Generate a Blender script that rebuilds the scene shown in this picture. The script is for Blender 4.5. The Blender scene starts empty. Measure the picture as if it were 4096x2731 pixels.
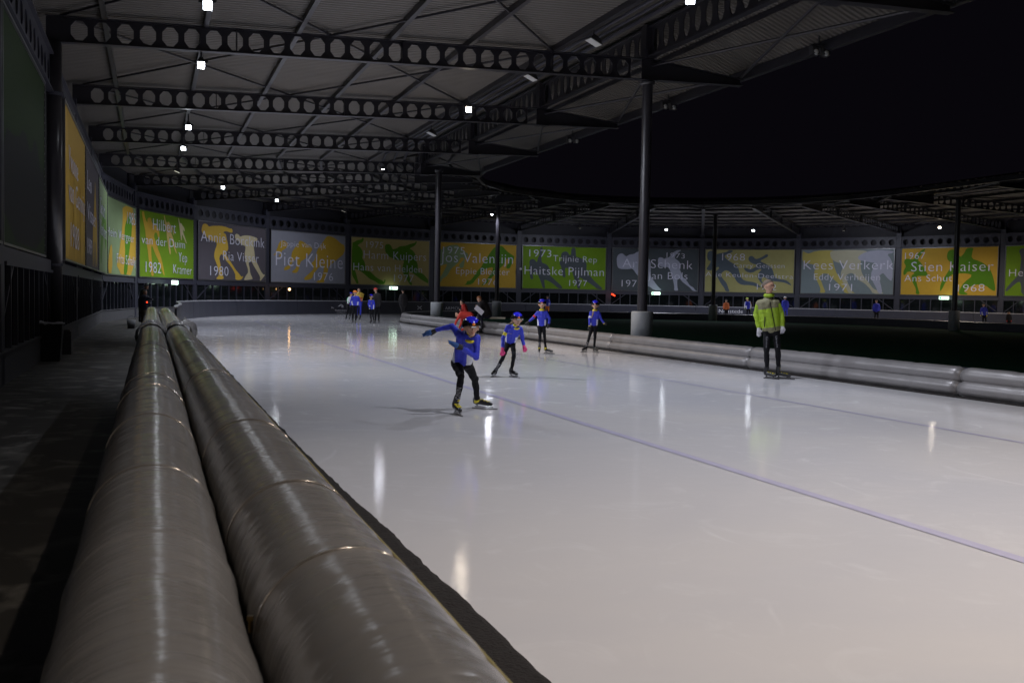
# night at a covered speed-skating oval
import bpy, bmesh, math, random
from mathutils import Vector, Matrix, noise
from mathutils.geometry import tessellate_polygon
random.seed(7)
R = math.radians
SC = bpy.context.scene
COL = SC.collection

# ---------------------------------------------------------------- camera
cam = bpy.data.cameras.new('camera'); camo = bpy.data.objects.new('camera', cam); COL.objects.link(camo)
cam.sensor_width = 36.0; cam.lens = 34.67; cam.clip_start = .05; cam.clip_end = 600
PITCH, ROLL = .0458, .0185
camo.matrix_world = Matrix.Translation((0, 0, 1.5)) @ Matrix.Rotation(math.pi/2-PITCH, 4, 'X') @ Matrix.Rotation(ROLL, 4, 'Z')
cam.dof.use_dof = True; cam.dof.focus_distance = 15.0; cam.dof.aperture_fstop = 7.0
SC.camera = camo

# ---------------------------------------------------------------- night sky, exposure
world = bpy.data.worlds.new('World'); SC.world = world; world.use_nodes = True
bg = world.node_tree.nodes['Background']; bg.inputs[0].default_value = (.33, .27, .46, 1); bg.inputs[1].default_value = .0066
SC.view_settings.view_transform = 'Standard'; SC.view_settings.look = 'None'
SC.view_settings.gamma = 1; SC.view_settings.use_curve_mapping = False
SC.view_settings.exposure = 0.0
SC.render.engine = 'CYCLES'
SC.cycles.use_denoising = True
SC.cycles.max_bounces = 6; SC.cycles.diffuse_bounces = 4; SC.cycles.glossy_bounces = 3; SC.cycles.transmission_bounces = 4
SC.cycles.sample_clamp_indirect = 4.0
SC.cycles.caustics_reflective = False; SC.cycles.caustics_refractive = False

# ---------------------------------------------------------------- track layout (metres; camera stands at the origin)
PHI = -.3507
D = Vector((math.sin(PHI), math.cos(PHI)))          # along the straight
N = Vector((math.cos(PHI), -math.sin(PHI)))         # across, towards the infield
C = Vector((10.610, 55.582)); NC = N.dot(C); UC = D.dot(C)
RW, DTH, TH0 = 31.247, .2588, 3.1948
A0 = math.atan2(-N.y, -N.x) % (2*math.pi)           # angle where the bend starts
BAY = 8.07
def un(u, n, z=0.0):
    p = D*u + N*n
    return Vector((p.x, p.y, z))
def path(n, u0=-30.0, u1=15.0, step=.8):
    """points of the line that runs n metres beside the camera: straight, half circle, straight back"""
    pts = []; k = max(1, int((UC-u0)/step))
    for i in range(k): q = D*(u0+(UC-u0)*i/k)+N*n; pts.append((q.x, q.y))
    r = NC-n; k = max(24, int(math.pi*r/step))
    for i in range(k):
        a = A0-math.pi*i/k; pts.append((C.x+r*math.cos(a), C.y+r*math.sin(a)))
    k = max(1, int((UC-u1)/step))
    for i in range(k+1): q = D*(UC-(UC-u1)*i/k)+N*(2*NC-n); pts.append((q.x, q.y))
    return pts
def Vat(j):
    """wall node j: 0.. round the bend, negative along the near straight, above 12 along the far straight"""
    if j <= 0:
        a = TH0+DTH+.015; p = C+RW*Vector((math.cos(a), math.sin(a)))+D*(BAY*j); return p, N
    if j <= 12:
        a = TH0-(j-1)*DTH; e = Vector((math.cos(a), math.sin(a))); return C+RW*e, -e
    a = TH0-11*DTH; p = C+RW*Vector((math.cos(a), math.sin(a)))-D*(BAY*(j-12)); return p, -N
J0, J1 = -7, 15

# ---------------------------------------------------------------- materials
def new_mat(name):
    m = bpy.data.materials.new(name); m.use_nodes = True
    return m, m.node_tree.nodes, m.node_tree.links, m.node_tree.nodes['Principled BSDF']
MATS = {}
def mat(name, col, rough=.5, metal=0.0, var=.12, scale=6.0, bump=0.0, bscale=40.0, emit=0.0, ecol=None, spec=.5, sheen=0.0):
    if name in MATS: return MATS[name]
    m, n, l, b = new_mat(name)
    b.inputs['Roughness'].default_value = rough; b.inputs['Metallic'].default_value = metal
    b.inputs['Specular IOR Level'].default_value = spec
    if sheen: b.inputs['Sheen Weight'].default_value = sheen
    tc = n.new('ShaderNodeTexCoord'); ns = n.new('ShaderNodeTexNoise'); ns.inputs['Scale'].default_value = scale
    ns.inputs['Detail'].default_value = 5
    l.new(tc.outputs['Object'], ns.inputs['Vector'])
    mx = n.new('ShaderNodeMix'); mx.data_type = 'RGBA'
    mx.inputs[6].default_value = tuple(max(0, c*(1-var)) for c in col)+(1,)
    mx.inputs[7].default_value = tuple(min(1, c*(1+var)) for c in col)+(1,)
    l.new(ns.outputs['Fac'], mx.inputs[0]); l.new(mx.outputs[2], b.inputs['Base Color'])
    if bump:
        n2 = n.new('ShaderNodeTexNoise'); n2.inputs['Scale'].default_value = bscale; l.new(tc.outputs['Object'], n2.inputs['Vector'])
        bp = n.new('ShaderNodeBump'); bp.inputs['Strength'].default_value = bump; bp.inputs['Distance'].default_value = .02
        l.new(n2.outputs['Fac'], bp.inputs['Height']); l.new(bp.outputs[0], b.inputs['Normal'])
    if emit:
        b.inputs['Emission Color'].default_value = tuple(ecol or col)+(1,); b.inputs['Emission Strength'].default_value = emit
    MATS[name] = m; return m

def ice_material():
    m, n, l, b = new_mat('ice')
    tc = n.new('ShaderNodeTexCoord')
    def noi(scale, det=4, dist=0.0, rough=.5):
        x = n.new('ShaderNodeTexNoise'); x.inputs['Scale'].default_value = scale; x.inputs['Detail'].default_value = det
        x.inputs['Distortion'].default_value = dist; x.inputs['Roughness'].default_value = rough
        l.new(tc.outputs['Object'], x.inputs['Vector']); return x.outputs['Fac']
    def ramp(src, p0, p1, c0=0.0, c1=1.0):
        x = n.new('ShaderNodeMapRange'); x.inputs[1].default_value = p0; x.inputs[2].default_value = p1
        x.inputs[3].default_value = c0; x.inputs[4].default_value = c1; l.new(src, x.inputs[0]); return x.outputs[0]
    def mix(f, a, bb):
        x = n.new('ShaderNodeMix'); x.data_type = 'RGBA'; l.new(f, x.inputs[0])
        for i, v in ((6, a), (7, bb)):
            if isinstance(v, tuple): x.inputs[i].default_value = v+(1,)
            else: l.new(v, x.inputs[i])
        return x.outputs[2]
    def math_(op, a, bb):
        x = n.new('ShaderNodeMath'); x.operation = op
        for i, v in ((0, a), (1, bb)):
            if isinstance(v, (int, float)): x.inputs[i].default_value = v
            else: l.new(v, x.inputs[i])
        return x.outputs[0]
    base = mix(ramp(noi(.22, 5, .6), .35, .65), (.66, .66, .70), (.76, .74, .74))
    frost = ramp(noi(2.0, 7, 1.2, .62), .55, .74)                 # shaved-ice smears
    base = mix(math_('MULTIPLY', frost, .36), base, (.86, .86, .88))
    v = n.new('ShaderNodeTexVoronoi'); v.feature = 'DISTANCE_TO_EDGE'; v.inputs['Scale'].default_value = .33
    wn = n.new('ShaderNodeTexNoise'); wn.inputs['Scale'].default_value = .35; l.new(tc.outputs['Object'], wn.inputs['Vector'])
    ad = n.new('ShaderNodeVectorMath'); ad.operation = 'MULTIPLY_ADD'; l.new(wn.outputs['Color'], ad.inputs[0])
    ad.inputs[1].default_value = (2.5, 2.5, 0); l.new(tc.outputs['Object'], ad.inputs[2]); l.new(ad.outputs[0], v.inputs['Vector'])
    scr = ramp(v.outputs['Distance'], .0, .006, 1.0, 0.0)          # skate scratches
    gate = ramp(noi(.9, 3), .52, .62)
    scr = math_('MULTIPLY', scr, gate)
    base = mix(math_('MULTIPLY', scr, .42), base, (.9, .9, .92))
    l.new(base, b.inputs['Base Color'])
    rr = math_('ADD', ramp(noi(1.3, 6, .8), .35, .7, 0.036, .070), math_('MULTIPLY', frost, .14))
    l.new(rr, b.inputs['Roughness'])
    b.inputs['IOR'].default_value = 1.34
    bp = n.new('ShaderNodeBump'); bp.inputs['Strength'].default_value = .045; bp.inputs['Distance'].default_value = .02
    l.new(noi(5, 4, .3), bp.inputs['Height'])
    bp2 = n.new('ShaderNodeBump'); bp2.inputs['Strength'].default_value = .05; bp2.inputs['Distance'].default_value = .004
    l.new(noi(120, 2), bp2.inputs['Height']); l.new(bp.outputs[0], bp2.inputs['Normal']); l.new(bp2.outputs[0], b.inputs['Normal'])
    return m

def vinyl_material(name, col, rough=.3, metal=.0):
    m, n, l, b = new_mat(name)
    tc = n.new('ShaderNodeTexCoord')
    ns = n.new('ShaderNodeTexNoise'); ns.inputs['Scale'].default_value = 1.4; ns.inputs['Detail'].default_value = 6
    l.new(tc.outputs['Object'], ns.inputs['Vector'])
    mx = n.new('ShaderNodeMix'); mx.data_type = 'RGBA'; l.new(ns.outputs['Fac'], mx.inputs[0])
    mx.inputs[6].default_value = tuple(c*.78 for c in col)+(1,); mx.inputs[7].default_value = tuple(c*1.15 for c in col)+(1,)
    l.new(mx.outputs[2], b.inputs['Base Color'])
    mr = n.new('ShaderNodeMapRange'); mr.inputs[3].default_value = rough-.06; mr.inputs[4].default_value = rough+.14
    l.new(ns.outputs['Fac'], mr.inputs[0]); l.new(mr.outputs[0], b.inputs['Roughness'])
    b.inputs['Metallic'].default_value = metal
    # fine hoop-wise crinkles: noise squeezed along the tube's own direction
    m0 = n.new('ShaderNodeMapping'); m0.inputs['Rotation'].default_value = (0, 0, PHI); l.new(tc.outputs['Object'], m0.inputs['Vector'])
    mp = n.new('ShaderNodeMapping'); mp.inputs['Scale'].default_value = (1.1, 46, 1.1); l.new(m0.outputs[0], mp.inputs['Vector'])
    n2 = n.new('ShaderNodeTexNoise'); n2.inputs['Scale'].default_value = 1.0; n2.inputs['Detail'].default_value = 4; l.new(mp.outputs[0], n2.inputs['Vector'])
    bp = n.new('ShaderNodeBump'); bp.inputs['Strength'].default_value = .42; bp.inputs['Distance'].default_value = .006
    l.new(n2.outputs['Fac'], bp.inputs['Height']); l.new(bp.outputs[0], b.inputs['Normal'])
    return m

def floor_material():
    m, n, l, b = new_mat('frosty_floor')
    tc = n.new('ShaderNodeTexCoord')
    ns = n.new('ShaderNodeTexNoise'); ns.inputs['Scale'].default_value = 2.2; ns.inputs['Detail'].default_value = 8; ns.inputs['Distortion'].default_value = 1.0
    l.new(tc.outputs['Object'], ns.inputs['Vector'])
    mr = n.new('ShaderNodeMapRange'); mr.inputs[1].default_value = .5; mr.inputs[2].default_value = .68; l.new(ns.outputs['Fac'], mr.inputs[0])
    n3 = n.new('ShaderNodeTexNoise'); n3.inputs['Scale'].default_value = .25; l.new(tc.outputs['Object'], n3.inputs['Vector'])
    m3 = n.new('ShaderNodeMapRange'); m3.inputs[1].default_value = .3; m3.inputs[2].default_value = .55; l.new(n3.outputs['Fac'], m3.inputs[0])
    mm = n.new('ShaderNodeMath'); mm.operation = 'MULTIPLY'; l.new(mr.outputs[0], mm.inputs[0]); l.new(m3.outputs[0], mm.inputs[1])
    mx = n.new('ShaderNodeMix'); mx.data_type = 'RGBA'; l.new(mm.outputs[0], mx.inputs[0])
    mx.inputs[6].default_value = (.024, .022, .019, 1); mx.inputs[7].default_value = (.12, .115, .105, 1)
    l.new(mx.outputs[2], b.inputs['Base Color']); b.inputs['Roughness'].default_value = .75
    bp = n.new('ShaderNodeBump'); bp.inputs['Strength'].default_value = .5; l.new(ns.outputs['Fac'], bp.inputs['Height']); l.new(bp.outputs[0], b.inputs['Normal'])
    return m

def deck_material():
    m, n, l, b = new_mat('roof_deck_steel')
    b.inputs['Roughness'].default_value = .6
    tc = n.new('ShaderNodeTexCoord'); ns = n.new('ShaderNodeTexNoise'); ns.inputs['Scale'].default_value = .7; ns.inputs['Detail'].default_value = 6
    l.new(tc.outputs['Object'], ns.inputs['Vector'])
    mx = n.new('ShaderNodeMix'); mx.data_type = 'RGBA'; l.new(ns.outputs['Fac'], mx.inputs[0])
    mx.inputs[6].default_value = (.108, .100, .090, 1); mx.inputs[7].default_value = (.165, .154, .14, 1)
    l.new(mx.outputs[2], b.inputs['Base Color'])
    return m

M = dict(
 ice=ice_material(), floor=floor_material(), deck=deck_material(),
 tube=vinyl_material('silver_vinyl', (.345, .335, .33), .17, .5), tube2=vinyl_material('grey_vinyl', (.21, .20, .20), .34, .25),
 turf=mat('green_infield', (.003, .022, .010), .95, bump=.3, var=.4, scale=1.2, spec=.05), line=mat('blue_line', (.64, .62, .80), .08),
 steel=mat('dark_painted_steel', (.022, .021, .028), .42, var=.2), steel2=mat('navy_painted_steel', (.032, .033, .050), .5, var=.2),
 clad=mat('dark_cladding', (.014, .014, .022), .6), plinth=mat('concrete_plinth', (.07, .07, .075), .8, bump=.2),
 glass=mat('dark_glass', (.006, .008, .009), .06, spec=.8), frame=mat('aluminium_frame', (.16, .16, .17), .35, metal=.6),
 lace=mat('lacing_cord', (.30, .30, .30), .6),
 board=mat('navy_rink_board', (.017, .018, .029), .4, var=.25, scale=2), rail=mat('board_top_rail', (.22, .22, .24), .35),
 white=mat('white_print', (.62, .62, .66), .6), pedestal=mat('grey_pedestal', (.24, .25, .26), .55, var=.15, bump=.1),
 post=mat('painted_post', (.032, .030, .036), .28, var=.1), matb=mat('brown_rubber_mat', (.013, .010, .009), .95, bump=.9, bscale=60, var=.5, scale=30),
 cord=mat('yellow_cord', (.30, .26, .10), .5), brass=mat('brass_clip', (.22, .15, .06), .3, metal=1.0),
 house=mat('lamp_housing', (.05, .05, .055), .4), unlit=mat('unlit_lens', (.55, .56, .55), .3),
 hoop=mat('hoop_seam', (.50, .46, .42), .16, metal=.75), dim=mat('lamp_lens_dim', (.6, .6, .55), .4, emit=.5, ecol=(1, .95, .8)),
 cool=mat('lamp_lens_cool', (.9, .93, 1), .3, emit=40, ecol=(.86, .92, 1)), warm=mat('lamp_lens_warm', (1, .93, .82), .3, emit=40, ecol=(1, .86, .68)),
 exitm=mat('exit_sign_lit', (.8, 1, .85), .4, emit=3.2, ecol=(.72, 1, .78)), exitg=mat('exit_sign_green', (.02, .3, .1), .4, emit=.7, ecol=(.05, .8, .3)),
 amber=mat('amber_lamp', (1, .6, .2), .4, emit=9, ecol=(1, .55, .2)), red=mat('red_light', (1, .05, .02), .4, emit=5, ecol=(1, .04, .01)),
 skin=mat('skin', (.50, .29, .195), .5), eye=mat('eye_dark', (.03, .02, .02), .3), lip=mat('lips', (.34, .12, .10), .5),
 blue=mat('jacket_blue', (.022, .034, .46), .6, bump=.7, bscale=12), jwhite=mat('jacket_white', (.62, .63, .70), .6), jyellow=mat('jacket_yellow', (.62, .52, .02), .6),
 black=mat('black_lycra', (.006, .006, .008), .8, spec=.2), boot=mat('black_boot', (.012, .012, .014), .3), bootyel=mat('yellow_boot', (.42, .40, .05), .5),
 blade=mat('steel_blade', (.35, .35, .36), .22, metal=1.0), bladeblk=mat('black_blade_tube', (.02, .02, .022), .3),
 pink=mat('pink_glove', (.62, .05, .18), .8), gblue=mat('blue_glove', (.02, .08, .26), .7), gwhite=mat('white_glove', (.45, .44, .48), .8), gblack=mat('black_glove', (.012, .012, .014), .7),
 hblue=mat('helmet_blue', (.02, .02, .52), .12), hblack=mat('helmet_black', (.008, .008, .009), .1), orange=mat('orange_knit', (.85, .22, .02), .8),
 lime=mat('lime_jacket', (.25, .38, .012), .6, bump=.7, bscale=9), taupe=mat('taupe_yoke', (.17, .16, .09), .7), redm=mat('red_cloth', (.52, .035, .025), .7),
 green=mat('green_cloth', (.05, .35, .10), .7), hair=mat('brown_grey_hair', (.10, .075, .055), .8), blond=mat('dark_blond_hair', (.30, .20, .11), .7), ginger=mat('ginger_hair', (.28, .10, .03), .8),
 paper=mat('paper', (.62, .62, .68), .7), coat=mat('black_coat', (.012, .010, .012), .8), navycoat=mat('navy_coat', (.010, .012, .030), .8), khakit=mat('khaki_trousers', (.10, .085, .05), .8),
 yred=mat('yellow_jersey', (.62, .42, .06), .7), ored=mat('orange_red_jersey', (.55, .13, .03), .7), tblue=mat('blue_trousers', (.02, .03, .42), .7), bench=mat('pale_bench_edge', (.45, .42, .33), .6),
 binm=mat('black_bin', (.012, .012, .013), .4))
PR = dict(green=(.15, .27, .016), orange=(.50, .32, .040), charcoal=(.10, .09, .105), grey=(.27, .275, .32), ochre=(.44, .36, .14), sage=(.22, .30, .15), slate=(.075, .09, .10),
 khaki=(.38, .36, .15), bluegrey=(.19, .235, .25), leaf=(.085, .22, .012), tan=(.52, .38, .13), cream=(.56, .49, .30), yellow=(.60, .40, .06), pale=(.38, .40, .50), steel=(.10, .13, .16),
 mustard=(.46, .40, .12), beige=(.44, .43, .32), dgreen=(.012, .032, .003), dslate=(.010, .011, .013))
PM = {k: mat('print_'+k, v, .55, var=.08, scale=3, spec=.12) for k, v in PR.items()}
LET = mat('print_lettering', (.66, .66, .78), .55, var=.05)

# ---------------------------------------------------------------- mesh helpers
class MB:
    def __init__(s): s.v = []; s.f = []; s.m = []
    def quad(s, a, b, c, d, mi=0):
        i = len(s.v); s.v += [tuple(a), tuple(b), tuple(c), tuple(d)]; s.f.append((i, i+1, i+2, i+3)); s.m.append(mi)
    def poly(s, pts, mi=0):
        i = len(s.v); s.v += [tuple(p) for p in pts]; s.f.append(tuple(range(i, i+len(pts)))); s.m.append(mi)
    def hexa(s, b, t, mi=0):
        """solid between two quads b and t given in the same order"""
        i = len(s.v); s.v += [tuple(p) for p in b]+[tuple(p) for p in t]
        for q in ((3, 2, 1, 0), (4, 5, 6, 7), (0, 1, 5, 4), (1, 2, 6, 5), (2, 3, 7, 6), (3, 0, 4, 7)):
            s.f.append(tuple(i+k for k in q)); s.m.append(mi)
    def box(s, x0, x1, y0, y1, z0, z1, mi=0):
        s.hexa([(x0, y0, z0), (x1, y0, z0), (x1, y1, z0), (x0, y1, z0)], [(x0, y0, z1), (x1, y0, z1), (x1, y1, z1), (x0, y1, z1)], mi)
    def bar(s, p, q, w, h, mi=0, up=Vector((0, 0, 1))):
        p = Vector(p); q = Vector(q); d = (q-p).normalized(); x = d.cross(up)
        if x.length < 1e-4: x = Vector((1, 0, 0))
        x = x.normalized()*w/2; z = x.cross(d).normalized()*h/2
        s.hexa([p-x-z, p+x-z, p+x+z, p-x+z], [q-x-z, q+x-z, q+x+z, q-x+z], mi)
    def tube(s, pts, rad, seg=12, mi=0, caps=True, closed=False):
        pts = [Vector(p) for p in pts]; i0 = len(s.v); n = len(pts); up = Vector((0, 0, 1)); px = None
        for i, p in enumerate(pts):
            d = (pts[min(i+1, n-1)]-pts[max(i-1, 0)]).normalized()
            x = d.cross(up) if abs(d.z) < .95 else (px if px is not None else d.cross(Vector((0, 1, 0))))
            if x.length < 1e-5: x = Vector((1, 0, 0))
            x = (x-d*x.dot(d)).normalized(); px = x; y = x.cross(d)
            r = rad[i] if isinstance(rad, (list, tuple)) else rad
            for k in range(seg):
                a = 2*math.pi*k/seg; s.v.append(tuple(p+x*math.cos(a)*r+y*math.sin(a)*r))
        for i in range(n-1):
            for k in range(seg):
                a = i0+i*seg+k; b = i0+i*seg+(k+1) % seg; s.f.append((a, b, b+seg, a+seg)); s.m.append(mi)
        if caps:
            s.f.append(tuple(i0+k for k in range(seg))[::-1]); s.m.append(mi)
            s.f.append(tuple(i0+(n-1)*seg+k for k in range(seg))); s.m.append(mi)
    def ball(s, c, r, seg=12, rings=8, mi=0, sc=(1, 1, 1)):
        c = Vector(c); i0 = len(s.v)
        for i in range(rings+1):
            t = math.pi*i/rings
            for k in range(seg):
                a = 2*math.pi*k/seg
                s.v.append((c.x+r*sc[0]*math.sin(t)*math.cos(a), c.y+r*sc[1]*math.sin(t)*math.sin(a), c.z+r*sc[2]*math.cos(t)))
        for i in range(rings):
            for k in range(seg):
                a = i0+i*seg+k; b = i0+i*seg+(k+1) % seg; s.f.append((a, b, b+seg, a+seg)); s.m.append(mi)
    def mesh(s, name, mats, smooth=False):
        me = bpy.data.meshes.new(name); me.from_pydata(s.v, [], s.f)
        for m in (mats if isinstance(mats, (list, tuple)) else [mats]): me.materials.append(m)
        me.polygons.foreach_set('material_index', s.m)
        if smooth: me.polygons.foreach_set('use_smooth', [True]*len(s.f))
        me.update(); return me
    def build(s, name, mats, parent=None, smooth=False):
        return link(name, s.mesh(name, mats, smooth), parent)
def link(name, me, parent=None, mw=None):
    o = bpy.data.objects.new(name, me); COL.objects.link(o)
    if parent is not None: o.parent = parent
    if mw is not None: o.matrix_local = mw
    return o
def tag(o, label=None, cat=None, group=None, kind=None):
    if label: o['label'] = label
    if cat: o['category'] = cat
    if group: o['group'] = group
    if kind: o['kind'] = kind
    return o
def thing(name, label, cat, loc=(0, 0, 0), rz=0.0, group=None, mw=None):
    o = bpy.data.objects.new(name, None); COL.objects.link(o); o.empty_display_size = .2
    if mw is not None: o.matrix_world = mw
    else: o.location = loc; o.rotation_euler = (0, 0, rz)
    return tag(o, label, cat, group)
def frame(o, x, y=None):
    """matrix with origin o and horizontal x axis, z up"""
    x = Vector((x[0], x[1], 0)).normalized(); z = Vector((0, 0, 1)); y = z.cross(x)
    m = Matrix.Identity(4)
    for i in range(3): m[i][0] = x[i]; m[i][1] = y[i]; m[i][2] = z[i]; m[i][3] = o[i]
    return m
# ---------------------------------------------------------------- ground, ice, infield, lines
def ring_sheet(name, n0, n1, z, m, u0=-30, u1=10, kind='structure'):
    def fixed(n):
        pts = []
        for i in range(60): q = D*(u0+(UC-u0)*i/60)+N*n; pts.append((q.x, q.y, z))
        r = NC-n
        for i in range(96): a = A0-math.pi*i/96; pts.append((C.x+r*math.cos(a), C.y+r*math.sin(a), z))
        for i in range(31): q = D*(UC-(UC-u1)*i/30)+N*(2*NC-n); pts.append((q.x, q.y, z))
        return pts
    a, b = fixed(n0), fixed(n1); v = a+b; k = len(a)
    f = [(i, i+k, i+k+1, i+1) for i in range(k-1)]
    me = bpy.data.meshes.new(name); me.from_pydata(v, [], f); me.materials.append(m); me.update()
    return tag(link(name, me), kind=kind)
mb = MB(); mb.quad((-300, -200, -.03), (300, -200, -.03), (300, 400, -.03), (-300, 400, -.03)); tag(mb.build('ground', M['floor']), kind='structure')
ring_sheet('ice', .72, 12.3, 0, M['ice'])
ring_sheet('blue_lane_line', 4.78, 4.89, .004, M['line']); ring_sheet('blue_inner_line', 8.93, 9.00, .004, M['line'])
mb = MB(); mb.poly([(p[0], p[1], -.012) for p in path(12.28, u0=-30, u1=10, step=2.)]); tag(mb.build('infield_turf', M['turf']), kind='structure')

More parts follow.
